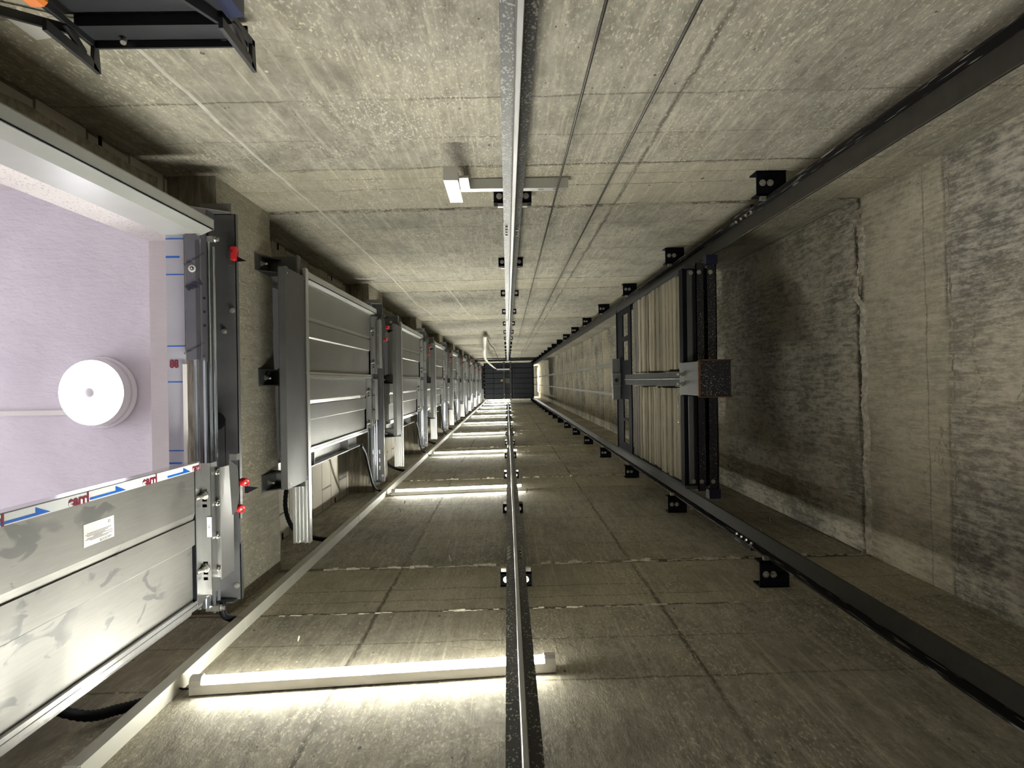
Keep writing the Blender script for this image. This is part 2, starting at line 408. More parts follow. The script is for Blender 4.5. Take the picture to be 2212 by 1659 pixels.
# edge beams, recessed block infill
def ybeam(y): return wx_left(y)
OPEN_Y = (-0.54, 0.42)
for n in range(-2, 13):
    z0, z1 = 2.5+FLOOR*n, 3.07+FLOOR*n
    if z1 < PIT: continue
    z0 = max(z0, PIT); b = MB()
    ya, yb = wy_top(-1.0)+0.001, wy_low(-1.0)-0.001
    # slightly ragged upper arris
    K = 26; ring = []
    pts0 = []; pts1 = []
    for i in range(K+1):
        y = ya+(yb-ya)*i/K
        j = random.uniform(-0.012, 0.012) if 0 < i < K else 0
        pts0.append((wx_left(y), y, z0)); pts1.append((wx_left(y), y, z1+j))
    for i in range(K):
        b.quad([pts0[i], pts0[i+1], pts1[i+1], pts1[i]])
        b.quad([pts1[i], pts1[i+1], (-1.18, pts1[i+1][1], z1), (-1.18, pts1[i][1], z1)])
    b.quad([(-1.18, ya, z0), (-1.18, yb, z0), (-1.18, yb, z1), (-1.18, ya, z1)])
    b.quad([pts0[0], pts1[0], (-1.18, ya, z1), (-1.18, ya, z0)]); b.quad([pts0[-1], pts1[-1], (-1.18, yb, z1), (-1.18, yb, z0)])
    ob = struct(b.build('trim_%d' % (n+3), 'beam'))
    s = MB(); s.quad([(wx_left(ya), ya, z0-0.001), (wx_left(yb), yb, z0-0.001), (-1.18, yb, z0-0.001), (-1.18, ya, z0-0.001)])
    s.build('soffit', 'soffit', ob)
for n in range(-1, 12):
    zb, zt = 3.07+FLOOR*(n-1), 3.07+FLOOR*n
    b = MB(); lint = 2.60+FLOOR*n if n == 0 else zb+1.90
    b.box(-1.29, -1.181, wy_top(-1.2)+0.002, OPEN_Y[0], zb, zt)
    b.box(-1.29, -1.181, OPEN_Y[1], wy_low(-1.2)-0.002, zb, zt)
    b.box(-1.29, -1.181, OPEN_Y[0], OPEN_Y[1], lint, zt)
    ob = struct(b.build('wall_left_%s' % 'abcdefghijklmnop'[n+1], 'block'))
    # rough plaster render beside the frame
    r = MB(); pr = []
    K = 12; outer = []
    for i in range(K+1):
        z = zb+0.12+(1.95)*i/K
        outer.append((OPEN_Y[0]-0.150+random.uniform(-0.014, 0.014), z))
    for i in range(K):
        r.hexa([(-1.181, OPEN_Y[0]+0.0, outer[i][1]), (-1.165, OPEN_Y[0]+0.0, outer[i][1]), (-1.165, outer[i][0], outer[i][1]), (-1.181, outer[i][0], outer[i][1]),
                (-1.181, OPEN_Y[0]+0.0, outer[i+1][1]), (-1.165, OPEN_Y[0]+0.0, outer[i+1][1]), (-1.165, outer[i+1][0], outer[i+1][1]), (-1.181, outer[i+1][0], outer[i+1][1])])
    r.build('render_coat', 'mortar', ob)
    for zz in (zb+.62, zb+1.75):
        for yy, d in ((wy_top(-1.18), 1), (wy_low(-1.18), -1)):
            q = MB(); q.box(-1.181, -1.177, yy+d*.001, yy+d*.034, zz, zz+.013); q.build('fixing_wedge', 'black', ob)

# mortar squeezed out along the pour joints
def ridge(wall, pfun, L0, L1, z, w, h, nrm, seg=90, gap=0.25):
    b = MB(); n = Vector(nrm); prev = None
    ph = random.random()*10
    for i in range(seg):
        a0 = L0+(L1-L0)*i/seg; a1 = L0+(L1-L0)*(i+1)/seg
        q = 0.5+0.5*math.sin(ph+i*0.37)+0.4*math.sin(ph*2+i*0.9)
        if random.random() < gap*max(0, 1.2-q): continue
        hh = h*(0.25+random.random()*0.75)*max(0.25, q*0.8); ww = w*(0.5+random.random()*0.8)
        zz = z+random.uniform(-1, 1)*w*0.7
        A = Vector(pfun(a0)); B = Vector(pfun(a1)); mid = (A+B)/2
        A = A+Vector((0, 0, zz)); B = B+Vector((0, 0, zz+random.uniform(-.3, .3)*w)); d = B-A
        A -= d*0.15; B += d*0.15
        b.hexa([tuple(A+Vector((0, 0, -ww))-n*0.004), tuple(B+Vector((0, 0, -ww))-n*0.004), tuple(B+Vector((0, 0, ww))-n*0.004), tuple(A+Vector((0, 0, ww))-n*0.004),
                tuple(A+d*.2+Vector((0, 0, -ww*.4))+n*hh), tuple(B-d*.2+Vector((0, 0, -ww*.4))+n*hh), tuple(B-d*.2+Vector((0, 0, ww*.5))+n*hh), tuple(A+d*.2+Vector((0, 0, ww*.5))+n*hh)])
    if b.f: b.build('mortar_seam', 'mortar', wall)
for n in range(0, 9):
    z = 3.06+FLOOR*n
    ridge(wall_up, lambda x: (x, wy_top(x), 0), -0.99, 1.52, z, 0.013, 0.010, (0, 1, 0), 110)
    ridge(wall_up, lambda x: (x, wy_top(x), 0), -0.99, 1.52, z-0.58, 0.006, 0.004, (0, 1, 0), 110, 0.8)
    ridge(wall_lo, lambda x: (x, wy_low(x), 0), -0.80, 1.54, z, 0.014, 0.016, (0, -1, 0), 120)
    ridge(wall_lo, lambda x: (x, wy_low(x), 0), -0.80, 1.54, z-0.60, 0.006, 0.007, (0, -1, 0), 120, 0.7)
    ridge(wall_ri, lambda y: (wx_right(y), y, 0), -0.75, 0.76, z, 0.010, 0.012, (-1, 0, 0), 80)
    ridge(wall_ri, lambda y: (wx_right(y), y, 0), -0.75, 0.76, z-0.62, 0.007, 0.006, (-1, 0, 0), 80, 0.6)
def pour_step(zn, zf, seed, corner):
    q = random.Random(seed); b = MB(); e = MB(); K = 150; E = []
    for i in range(K+1):
        y = -0.762+1.528*i/K; z = zn+q.uniform(-.006, .006)+.008*math.sin(y*23+seed)
        if corner:
            if y < -.64: z += .20*((-.64-y)/.122)**1.4
            if -.44 < y < -.29: z += .06*math.sin((y+.44)/.15*math.pi)
        E.append((y, z))
    for (ya, za), (yb_, zb_) in zip(E[:-1], E[1:]):
        xa, xb = wx_right(ya), wx_right(yb_); h = .013+q.uniform(-.002, .002)
        b.quad([(xa-.012, ya, za+.006), (xb-.012, yb_, zb_+.006), (xb-.012, yb_, zf), (xa-.012, ya, zf)])
        e.quad([(xa+.002, ya, za-.016-h), (xb+.002, yb_, zb_-.016-h), (xb-.0125, yb_, zb_+.007), (xa-.0125, ya, za+.007)])
        b.quad([(xa+.002, ya, zf), (xb+.002, yb_, zf), (xb-.012, yb_, zf), (xa-.012, ya, zf)])
    b.build('pour_step', 'wall_r', wall_ri); e.build('step_edge', 'mortar_l', wall_ri)
for n in range(0, 5): pour_step(3.045+FLOOR*n, 5.16+FLOOR*n, 5+n, n == 0)
# broken-out concrete edge at the near joint of the right wall
b = MB(); rr = random.Random(3)
for i in range(60):
    y = -0.72+0.45*rr.random()**1.0; z = 3.05+rr.uniform(-0.02, 0.05)+(0.05 if -0.42 < y < -0.28 else 0)
    s_ = rr.uniform(0.006, 0.018); x = wx_right(y)
    b.hexa([(x+.003, y-s_, z-s_), (x+.003, y+s_, z-s_*.7), (x+.003, y+s_*.8, z+s_), (x+.003, y-s_*.7, z+s_*.8),
            (x-s_*.9, y-s_*.5, z-s_*.5), (x-s_*.7, y+s_*.5, z-s_*.4), (x-s_*.8, y+s_*.4, z+s_*.5), (x-s_*.6, y-s_*.4, z+s_*.4)])
b.build('broken_edge', 'mortar', wall_ri)
# cement drip lines down the upper wall
def drip(pts, w):
    b = MB(); L = []
    for i, (x, z) in enumerate(pts): L.append((x, z))
    P = []
    for i in range(len(L)-1):
        for k in range(10):
            t = k/10; P.append((L[i][0]+(L[i+1][0]-L[i][0])*t+random.uniform(-.003, .003), L[i][1]+(L[i+1][1]-L[i][1])*t))
    for (x0, z0), (x1, z1) in zip(P[:-1], P[1:]):
        w0 = w*random.uniform(.8, 1.2)
        b.hexa([(x0-w0, wy_top(x0)-.002, z0), (x0+w0, wy_top(x0)-.002, z0), (x1+w0, wy_top(x1)-.002, z1), (x1-w0, wy_top(x1)-.002, z1),
                (x0-w0*.5, wy_top(x0)+.003, z0), (x0+w0*.5, wy_top(x0)+.003, z0), (x1+w0*.5, wy_top(x1)+.003, z1), (x1-w0*.5, wy_top(x1)+.003, z1)])
    b.build('cement_drip', 'streak', wall_up)
drip([(-0.79, 1.2), (-0.80, 2.2), (-0.785, 3.1), (-0.79, 4.4), (-0.81, 5.6), (-0.84, 6.6), (-0.80, 7.9), (-0.77, 8.6)], 0.006)
drip([(-0.47, 5.45), (-0.44, 6.3), (-0.43, 7.2), (-0.40, 8.1)], 0.008)
drip([(-0.62, 7.8), (-0.58, 8.5)], 0.008)
drip([(-0.36, 7.9), (-0.33, 8.6)], 0.008)
# nail stubs and chips on the lower wall
b = MB()
for i in range(34):
    x = random.uniform(-0.7, 1.5); z = random.uniform(2.1, 7)
    y = wy_low(x); l = random.uniform(0.012, 0.035)
    b.tube([(x, y+.004, z), (x+random.uniform(-.01, .01), y-l, z+random.uniform(-.012, .012))], 0.003, 6)
b.build('nail_stub', 'mortar', wall_lo)

# ------------------------------------------------------------------ landing behind the open doorway
b = MB(); b.box(-3.6, -1.29, -0.74, 1.7, 2.66, 2.8); ceil2 = struct(b.build('ceiling_landing', 'lilac'))
b = MB(); b.box(-3.6, -1.29, -0.90, -0.74, 0.2, 2.66); struct(b.build('wall_landing_upper', 'plaster'))
b = MB(); b.box(-3.6, -1.29, 1.7, 1.8, 0.2, 2.8); struct(b.build('wall_landing_lower', 'plaster'))
b = MB(); b.box(-3.7, -3.6, -0.9, 1.8, 0.2, 1.0); b.box(-3.7, -3.6, -0.9, 1.8, 2.3, 2.8); b.box(-3.7, -3.6, -0.9, -0.5, 1.0, 2.3); b.box(-3.7, -3.6, 1.4, 1.8, 1.0, 2.3)
struct(b.build('wall_landing_far', 'plaster'))
b = MB(); b.box(-3.67, -3.65, -0.5, 1.4, 1.0, 2.3); struct(b.build('fill_pane_1', 'fill_glow'))  # added glowing pane, out of view, brightens the landing ceiling
b = MB(); b.box(-3.7, -1.18, -0.9, 1.8, 0.05, 0.33); struct(b.build('floor_landing', 'plaster'))
b = MB()   # plaster soffit and speckled reveal of the opening
b.box(-1.292, -1.17, OPEN_Y[0]+.012, OPEN_Y[1], 2.585, 2.602)
ob = struct(b.build('trim_20', 'plaster'))
b = MB(); b.box(-1.292, -1.03, OPEN_Y[0], OPEN_Y[0]+.012, 0.33, 2.60); struct(b.build('trim_21', 'reveal'))

# dome lamp
lx, ly = at(205, 848, 2.60)
lamp = thing('ceiling_lamp', 'round white dome lamp glowing on the lilac landing ceiling', 'lamp', (lx, ly, 2.66))
b = MB(); N = 40
def ringxy(r, z): return [(lx+r*math.cos(2*math.pi*k/N), ly+r*math.sin(2*math.pi*k/N), z) for k in range(N)]
b.loft([ringxy(.132, 2.66), ringxy(.134, 2.648), ringxy(.130, 2.636), ringxy(.127, 2.63)], True)
b.build('base_ring', 'rim', lamp, (lx, ly, 2.66))
b = MB(); b.loft([ringxy(.127, 2.632), ringxy(.126, 2.61), ringxy(.123, 2.593), ringxy(.119, 2.587)], True)
b.build('clear_skirt', 'rim', lamp, (lx, ly, 2.66))
b = MB(); b.loft([ringxy(.118, 2.5868), ringxy(.108, 2.5835), ringxy(.08, 2.579), ringxy(.05, 2.577), ringxy(.026, 2.576)], True)
b.build('diffuser', 'dome', lamp, (lx, ly, 2.66))
b = MB(); b.loft([ringxy(.019, 2.577), ringxy(.018, 2.572), ringxy(.010, 2.570), ringxy(.003, 2.569)], True)
b.build('finial', 'rim', lamp, (lx, ly, 2.66))
x1, y1 = at(150, 891, 2.65)
b = MB(); b.box(-2.4, lx-0.10, y1-0.009, y1+0.009, 2.648, 2.66)
tag(b.build('cable_duct', 'white'), 'thin white cable duct on the lilac ceiling leading to the dome lamp', 'cable duct')

# ------------------------------------------------------------------ landing doors (drawn for the first closed one, datum 3.07)
ZD = 3.07
DO = (-0.95, 0.0, ZD)
def bolt(b, c, ax, r=0.006, h=0.012, shank=0.0, sr=None):
    a = Vector(ax).normalized(); c = Vector(c)
    b.cyl(c+a*0.001, a, r*1.5, 0.002, 14); b.hexn(c+a*(0.002+h/2), a, r, h)
    if shank: b.cyl(c+a*(0.002+h+shank/2), a, sr or r*0.55, shank, 10)

def panel_profile(x_face, y0, wd, mirror=False):
    """closed section of a pressed door leaf (x, y): edge return, recess, raised centre hat, recess, edge return"""
    r = x_face-0.014; k = x_face; t = 0.003
    front = [(k, y0), (k, y0+.147), (k-.005, y0+.165), (k-.006, y0+.167), (k-.001, y0+.168), (k-.001, y0+.240), (k-.010, y0+.246), (k-.010, y0+wd-.020), (k, y0+wd-.016), (k, y0+wd)]
    if mirror: front = [(x, 2*y0+wd-y) for x, y in reversed(front)]
    return front+[(x_face-0.032, y0+wd), (x_face-0.032, y0)]

def make_panel(root, name, x_face, y0, wd, mat, mirror=False):
    z0, z1 = 3.095, 4.885
    b = MB(); b.prism(panel_profile(x_face, y0, wd, mirror), 'z', z0, z1)
    p = b.build(name, mat, root, DO)
    b = MB(); b.box(x_face-.02, x_face+.0022, y0+.023, y0+wd-.006, 4.850, 4.885); b.build('top_channel', 'galv', p, DO)
    b = MB(); b.box(x_face-.02, x_face+.0006, y0+.023, y0+wd-.006, 4.8465, 4.850); b.build('top_gap', 'black', p, DO)
    b = MB()   # polished edge profile along the closing and trailing edges
    b.box(x_face-0.03, x_face+0.0015, y0-0.002, y0+0.0005, z0, z1)
    b.box(x_face-.03, x_face+.002, y0+wd-.024, y0+wd-.014, z0, z1); b.box(x_face-.03, x_face+.002, y0+wd-.011, y0+wd+.001, z0, z1)
    b.build('edge_trim', 'inox', p, DO)
    return p

def slotted_plate(b, x0, x1, y0, y1, z, t, slots, sx0, sx1, sh):
    """horizontal plate with real slots (list of y centres) between sx0..sx1"""
    ys = sorted(slots); cur = y0
    for y in ys:
        b.box(x0, x1, cur, y-sh, z, z+t)
        b.box(x0, sx0, y-sh, y+sh, z, z+t); b.box(sx1, x1, y-sh, y+sh, z, z+t)
        cur = y+sh
    b.box(x0, x1, cur, y1, z, z+t)

def make_hanger(p, x_face, y0, wd, lock):
    zt = 4.885
    b = MB()
    ys = [y0+.085, y0+.115, y0+.132, y0+.305, y0+.335, y0+.352]
    slotted_plate(b, x_face-.003, x_face+.031, y0+.004, y0+wd-.03, zt, .003, ys, x_face+.006, x_face+.020, .0045)
    b.box(x_face+.028, x_face+.031, y0+.004, y0+wd-.03, zt, zt+.05)
    b.box(x_face+.031, x_face+.052, y0+.02, y0+wd-.07, zt+.045, zt+.048)
    b.box(x_face+.050, x_face+.053, y0+.02, y0+wd-.07, zt+.02, zt+.12)
    b.build('hanger_plate', 'galv', p, DO)
    for yy in (y0+.10, y0+.32):
        q = MB(); bolt(q, (x_face+.014, yy, zt), (-0.35, 0.12, -1), .009, .010, .026, .006); q.build('bolt', 'zinc', p, DO)
    for yy in (y0+.035, y0+.13, y0+.23, y0+.33):
        q = MB(); bolt(q, (x_face+.041, yy, zt+.045), (-0.2, 0.3, -1), .006, .008, .008); q.build('bolt', 'zinc', p, DO)
    if lock:
        q = MB(); q.prism([(x_face+.058, y0+.0), (x_face+.083, y0+.02), (x_face+.088, y0+.10), (x_face+.080, y0+.16), (x_face+.066, y0+.175), (x_face+.062, y0+.10)], 'z', zt+.075, zt+.079)
        q.box(x_face+.062, x_face+.084, y0-.016, y0+.004, zt+.07, zt+.10)
        lv = q.build('lock_lever', 'apron', p, DO)
        for (dx, dy) in ((.098, .075), (.083, .158)):
            q = MB(); N = 18; c = Vector((x_face+dx, y0+dy, zt+.095)); ax = Vector((0.88, 0.05, -0.5)).normalized()
            u = ax.cross(Vector((0, 1, 0))).normalized(); v = ax.cross(u)
            def rg(r, t): return [tuple(c+ax*t+(u*math.cos(2*math.pi*k/N)+v*math.sin(2*math.pi*k/N))*r) for k in range(N)]
            q.loft([rg(.0115, -.011), rg(.0128, -.009), rg(.0128, .009), rg(.0115, .0115), rg(.0082, .0115), rg(.0075, .005)], True)
            ro = q.build('lock_roller', 'red', p, DO)
            q = MB(); q.loft([rg(.0073, .004), rg(.0073, .008), rg(.003, .010), rg(.0015, .013)], False); q.build('roller_pin', 'zinc', ro, DO)
        q = MB(); q.prism([(x_face+.104, y0+.090), (x_face+.140, y0+.094), (x_face+.104, y0+.112)], 'z', zt+.10, zt+.104)
        q.box(x_face+.098, x_face+.106, y0+.078, y0+.110, zt+.097, zt+.104); q.build('lock_pointer', 'black', p, DO)

def make_door():
    root = thing('landing_door', '', 'lift door', DO, 'lift landing doors up the left wall')
    # sill profile with ribs underneath
    b = MB(); b.box(-0.93, -0.856, -0.50, 0.68, 3.062, 3.088)
    for k in range(5): b.box(-0.926+k*0.0158, -0.918+k*0.0158, -0.50, 0.68 if k != 2 else 0.674, 3.046, 3.062)
    b.box(-0.861, -0.856, -0.50, 0.672, 3.046, 3.062)
    b.build('sill', 'alu', root, DO)
    # toe guard
    b = MB(); b.box(-0.8605, -0.8585, -0.460, 0.408, 2.768, 3.055); b.box(-0.885, -0.8585, -0.460, 0.408, 2.766, 2.7685)
    b.box(-0.885, -0.883, -0.460, 0.408, 2.766, 2.785)
    b.build('toe_guard', 'apron', root, DO)
    b = MB()
    for y, z in ((-.45, 3.03), (.395, 3.03), (-.05, 3.04), (.2, 3.03), (-.44, 2.80), (.39, 2.80)): b.cyl((-0.858, y, z), (1, 0, 0), .003, .003, 8)
    b.build('rivet', 'zinc', root, DO)
    # brackets that carry the sill off the edge beam
    for yy in (-0.50, -0.03, 0.40):
        b = MB(); xw = wx_left(yy)
        b.box(xw, xw+.004, yy-.035, yy+.035, 2.86, 3.04); b.box(xw, -0.87, yy-.035, yy+.035, 3.036, 3.042)
        b.prism([(xw+.003, 2.90), (-0.885, 3.036), (xw+.003, 3.036)], 'y', yy+.030, yy+.034)
        b.prism([(xw+.003, 2.88), (xw+.06, 3.036), (xw+.003, 3.036)], 'y', yy-.034, yy-.030)
        br = b.build('sill_bracket', 'apron', root, DO)
        q = MB(); bolt(q, (xw+.004, yy, 2.93), (1, 0.1, -0.3), .008, .010, .018); q.build('bolt', 'zinc', br, DO)
    # end plate of the sill seen above the toe guard
    b = MB(); b.box(-0.995, -0.875, -0.545, -0.463, 3.028, 3.032); b.box(-0.878, -0.872, -0.545, -0.463, 2.99, 3.032); ep = b.build('sill_end_plate', 'apron', root, DO)
    q = MB(); q.cyl((-0.935, -0.495, 3.026), (0, 0, 1), .010, .004, 14); q.build('slot_washer', 'black', ep, DO)
    q = MB(); bolt(q, (-0.935, -0.495, 3.024), (0, 0, -1), .007, .008); q.build('bolt', 'zinc', ep, DO)
    # strike jamb
    b = MB(); b.prism([(-0.90, -.512), (-0.90, -.4815), (-0.905, -.4815), (-0.938, -.467), (-1.045, -.467), (-1.045, -.471), (-0.940, -.471), (-0.906, -.4855), (-0.904, -.512)], 'z', 3.09, 4.945)
    b.box(-1.05, -0.902, -.516, -.512, 3.09, 4.945)
    b.build('strike_jamb', 'white_metal', root, DO)
    b = MB(); b.box(-0.9040, -0.8995, -.4845, -.4815, 3.09, 4.94); b.build('jamb_gasket', 'black', root, DO)
    # slotted side post (far jamb)
    b = MB()
    b.box(-1.045, -1.0, .342, .347, 3.09, 4.90); b.box(-1.045, -1.0, .415, .420, 3.09, 4.90); b.box(-1.048, -1.045, .342, .420, 3.09, 4.90)
    for z in (3.68, 4.46): b.box(-1.045, -1.003, .347, .415, z, z+.004)
    b.build('side_post', 'galv', root, DO)
    # head soffit
    b = MB(); b.box(-1.045, -0.99, -.467, .342, 4.935, 4.94); b.build('head_soffit', 'film_h', root, DO)
    # header
    b = MB()
    slots = [.49, .55, .605]
    slotted_plate(b, -0.957, -0.888, -.566, .706, 5.09, .003, slots, -0.926, -0.916, .014)
    b.box(-0.891, -0.888, -.566, .44, 5.09, 5.112); b.box(-0.891, -0.888, .52, .706, 5.09, 5.112)
    b.box(-0.960, -0.957, -.566, .706, 5.03, 5.26)
    b.box(-0.960, -0.90, -.566, -.563, 5.09, 5.14); b.box(-0.960, -0.90, .703, .706, 5.05, 5.14)
    hd = b.build('header', 'header', root, DO)
    q = MB(); q.prism([(-1.0, 5.0), (-0.90, 5.088), (-1.0, 5.088)], 'y', -.572, -.568); q.box(-1.004, -0.90, -.60, -.566, 5.086, 5.09); q.build('header_end_bracket', 'galv', hd, DO)
    for (X, Z, r) in ((-0.937, 4.992, .0048), (-0.925, 4.998, .0055)):
        q = MB(); q.cyl((X, .128 if r < .005 else .12, Z), (0, 1, 0), r, 1.18 if r < .005 else 1.12, 14); q.build('track_rod', 'rod', hd, DO)
    q = MB(); q.box(-0.957, -0.941, -.50, -.075, 4.98, 4.984); q.box(-0.960, -0.957, -.50, .70, 4.98, 5.04)
    q.build('perforated_channel', 'header', hd, DO)
    for yy in (-.276, -.233, -.190):
        q = MB(); q.cyl((-0.948, yy, 4.9795), (0, 0, 1), .0042, .002, 12); q.build('slot', 'ink', hd, DO)
    for X, Z, mt in ((-0.974, 4.965, 'rod'), (-0.960, 4.97, 'header'), (-0.951, 4.975, 'rod')):
        q = MB(); q.box(X-.0045, X+.0045, -.09, .70, Z, Z+.012); q.build('lower_track', mt, hd, DO)
    q = MB(); q.cyl((-0.949, .115, 5.065), (0, 0, 1), .026, .012, 26); q.cyl((-0.949, .115, 5.062), (0, 0, 1), .029, .003, 26); pl = q.build('pulley', 'hose', hd, DO)
    q = MB(); q.cyl((-0.949, .115, 5.057), (0, 0, 1), .006, .006, 10); q.build('pulley_pin', 'apron', pl, DO)
    q = MB(); q.tube([(-0.974, .115, 5.062), (-0.974, .20, 5.062)], .0016, 6); q.tube([(-0.922, .12, 5.062), (-0.922, .30, 5.062)], .0014, 6)
    for k in range(5): q.cyl((-0.973, .205+k*.009, 5.058), (1, 0, 0), .004, .012, 8)
    q.build('drive_cable', 'hose', hd, DO)
    for (X, yy) in ((-0.93, -.18), (-0.902, -.248), (-0.902, .66)):
        q = MB(); q.cyl((X, yy, 5.088), (0, 0, 1), .009, .003, 12); bolt(q, (X, yy, 5.088), (0, 0, -1), .0055, .006); q.build('bolt', 'zinc', hd, DO)
    q = MB(); q.box(-0.962, -0.92, -.472, -.455, 4.985, 5.0); bolt(q, (-0.917, -.462, 4.992), (1, 0, 0), .007, .010)
    q.box(-0.962, -0.92, .695, .712, 4.985, 5.0); bolt(q, (-0.917, .703, 4.992), (1, 0, 0), .007, .010); q.build('rod_clamp', 'zinc', hd, DO)
    # leaves
    p2 = make_panel(root, 'slow_door_leaf', -0.964, -.07, .402, 'panel')
    b = MB(); b.box(-0.9742, -0.9732, -.022, .010, 4.22, 4.295); b.box(-0.9742, -0.9732, .013, .040, 4.22, 4.295); b.build('leaf_sticker', 'film', p2, DO)
    make_hanger(p2, -0.964, -.05, .375, False)
    p1 = make_panel(root, 'fast_door_leaf', -0.930, -.465, .43, 'panel')
    make_hanger(p1, -0.930, -.465, .43, True)
    return root, p1, p2
door0, leaf1, leaf2 = make_door()
# the open door lowest in the shaft
open_door = copy_tree(door0); open_door.location = (DO[0], DO[1], ZD-FLOOR)
open_door.name = 'landing_door'
open_door['label'] = 'open lift landing door at left showing the lilac ceiling, film and printed label on its leaf'
def child(o, stem): return [c for c in o.children if c.name.split('.')[0] == stem][0]
ol1 = child(open_door, 'fast_door_leaf'); ol1.location.y = 0.694
ol2 = child(open_door, 'slow_door_leaf'); ol2.location.y = 0.358
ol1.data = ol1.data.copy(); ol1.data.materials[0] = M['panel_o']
NEAR = ['lowest closed lift landing door, just above the open doorway', 'second closed lift landing door above the open doorway']
for n in range(0, 8):
    d = door0 if n == 0 else copy_tree(door0)
    d.location = (DO[0], DO[1], ZD+FLOOR*n)
    d['label'] = 'grey steel lift landing door, ' + ('the lowest closed one, just above the open doorway' if n == 0 else '%s closed one counting up from the open doorway' % ORD[n])
# film, prints and labels on the open door
OO = (DO[0], DO[1], ZD-FLOOR)
zo = -FLOOR
oo1 = Vector(OO)+Vector((0, 0.694, 0))          # leaf-local origin
fy0, fy1 = 0.229+.001, 0.229+.023
b = MB(); b.box(-0.9300, -0.9292, fy0, fy1, 0.40, 2.145); film = b.build('edge_film', 'film', ol1, oo1)
b = MB()
for zc_ in (2.035, 1.685, 1.40, 1.15, 0.92, 0.72):
    s = .095 if zc_ > 1.9 else .105
    b.hexa([(-0.9290, fy0+.014, zc_-s), (-0.9290, fy0+.0195, zc_-s), (-0.9290, fy0+.0195, zc_), (-0.9290, fy0+.014, zc_),
            (-0.9288, fy0+.014, zc_-s), (-0.9288, fy0+.0195, zc_-s), (-0.9288, fy0+.0195, zc_), (-0.9288, fy0+.014, zc_)])
    b.prism([(fy0+.003, zc_-.001), (fy0+.0195, zc_-.001), (fy0+.0195, zc_+.045)], 'x', -0.9290, -0.9288)
b.build('arrow_print', 'blue', film, oo1)
for zc_ in (2.118, 1.845, 1.54, 1.275, 1.03, 0.82):
    text('word_print', 'earrl', .031, 'maroon', (-0.9289, (fy0+fy1)/2+.001, zc_), (0, 0, 1), (0, -1, 0), film, oo1, sx=1.25 if zc_ < 2.1 else .85, bold=.0012)
oo2 = Vector(OO)+Vector((0, 0.358, 0))
b = MB(); b.box(-0.9660, -0.9650, .6762, .6802, 0.40, 2.140); b.build('edge_line', 'navy', ol2, oo2)
# rating label on the leaf
lz0, lz1 = 1.555, 1.675
b = MB(); b.box(-0.9300, -0.9293, .300, .350, lz0, lz1); lab = b.build('rating_label', 'paper', ol1, oo1)
def lab_line(yc, za, zb, h): 
    return [(-0.9292, yc-h-.005, za), (-0.9292, yc+h-.005, za), (-0.9292, yc+h-.005, zb), (-0.9292, yc-h-.005, zb)]
b = MB()
for i, (yy, za, zb_) in enumerate(((.327, .1, .9), (.330, .05, .8), (.333, .1, .7), (.3355, .3, .95), (.338, .1, .6), (.3405, .05, .95), (.343, .2, .8))):
    b.quad(lab_line(yy, lz0+za*(lz1-lz0), lz0+zb_*(lz1-lz0), .0006))
b.build('fine_print', 'ink', lab, oo1)
text('label_print', 'safeDOOR', .009, 'ink', (-0.9292, .345, 1.64), (0, 0, -1), (0, 1, 0), lab, oo1, extrude=.0001, sx=1.2)
text('label_print', 'CE', .009, 'ink', (-0.9292, .309, 1.655), (0, 0, -1), (0, 1, 0), lab, oo1, extrude=.0001)
# plate on the hanger
hx = -0.930+.034
b = MB(); b.box(hx-.014, hx-.0005, .395, .455, 2.1445-.0022, 2.1445); hl = b.build('hanger_label', 'film', ol1, oo1)
text('label_print', 'CE', .009, 'ink', (hx-.0075, .424, 2.1420), (0, 1, 0), (1, 0, 0), hl, oo1, extrude=.0001)
# head soffit film of the open door: stripes, digits, dark strip with film prints
hs = child(open_door, 'head_soffit')
b = MB()
for (py, h, x0, x1) in ((517, .0035, -1.045, -0.99), (556, .006, -1.045, -1.003), (594, .0035, -1.045, -0.99), (748, .0035, -1.045, -0.99), (825, .0035, -1.045, -0.99), (973, .0035, -1.045, -0.99), (1000, .006, -1.045, -1.005)):
    y = at(390, py, 2.195)[1]; b.box(x0, x1, y-h/2, y+h/2, 2.1945, 2.195)
b.build('stripe_print', 'blue', hs, OO)
x, y = at(379, 787, 2.195); text('digit_print', '88', .034, 'maroon', (x, y, 2.1944), (1, 0, 0), (0, -1, 0), hs, OO, sx=.8, bold=.0012)
xa, ya = at(405, 507, 2.19); xb, yb = at(440, 777, 2.19)
b = MB(); b.prism([(xa, ya), (xb-.014, ya+.003), (xb, ya+.016), (xb, yb), (xa, yb)], 'z', 2.180, 2.190)
ds = b.build('head_fascia', 'film_dark', open_door, OO)
b = MB(); b.box(xb-.013, xb, ya+.02, yb, 2.1790, 2.1800); b.build('fascia_edge', 'dark_galv', ds, OO)
cx_, cy_ = at(418, 581, 2.18)
b = MB(); N = 24
def rg2(r, z): return [(cx_+r*math.cos(2*math.pi*k/N), cy_+r*math.sin(2*math.pi*k/N), z) for k in range(N)]
b.loft([rg2(.0112, 2.18), rg2(.0112, 2.177), rg2(.010, 2.1765)]); kb = b.build('emergency_lock', 'white', ds, OO)
b = MB(); b.loft([rg2(.0060, 2.1766), rg2(.0060, 2.1755)]); b.build('key_ring', 'ink', kb, OO)
b = MB(); b.prism([(cx_-.0035, cy_+.003), (cx_+.0035, cy_+.003), (cx_, cy_-.004)], 'z', 2.1735, 2.1756); b.build('key_pin', 'white', kb, OO)
diag = Vector((1, -.55, 0)).normalized(); dn = Vector((-diag.y, diag.x, 0))
x, y = at(422, 616, 2.18); text('film_print', 'Nitt', .030, 'ink', (x, y, 2.1788), -diag, dn if dn.y > 0 else -dn, ds, OO, bold=.0014)
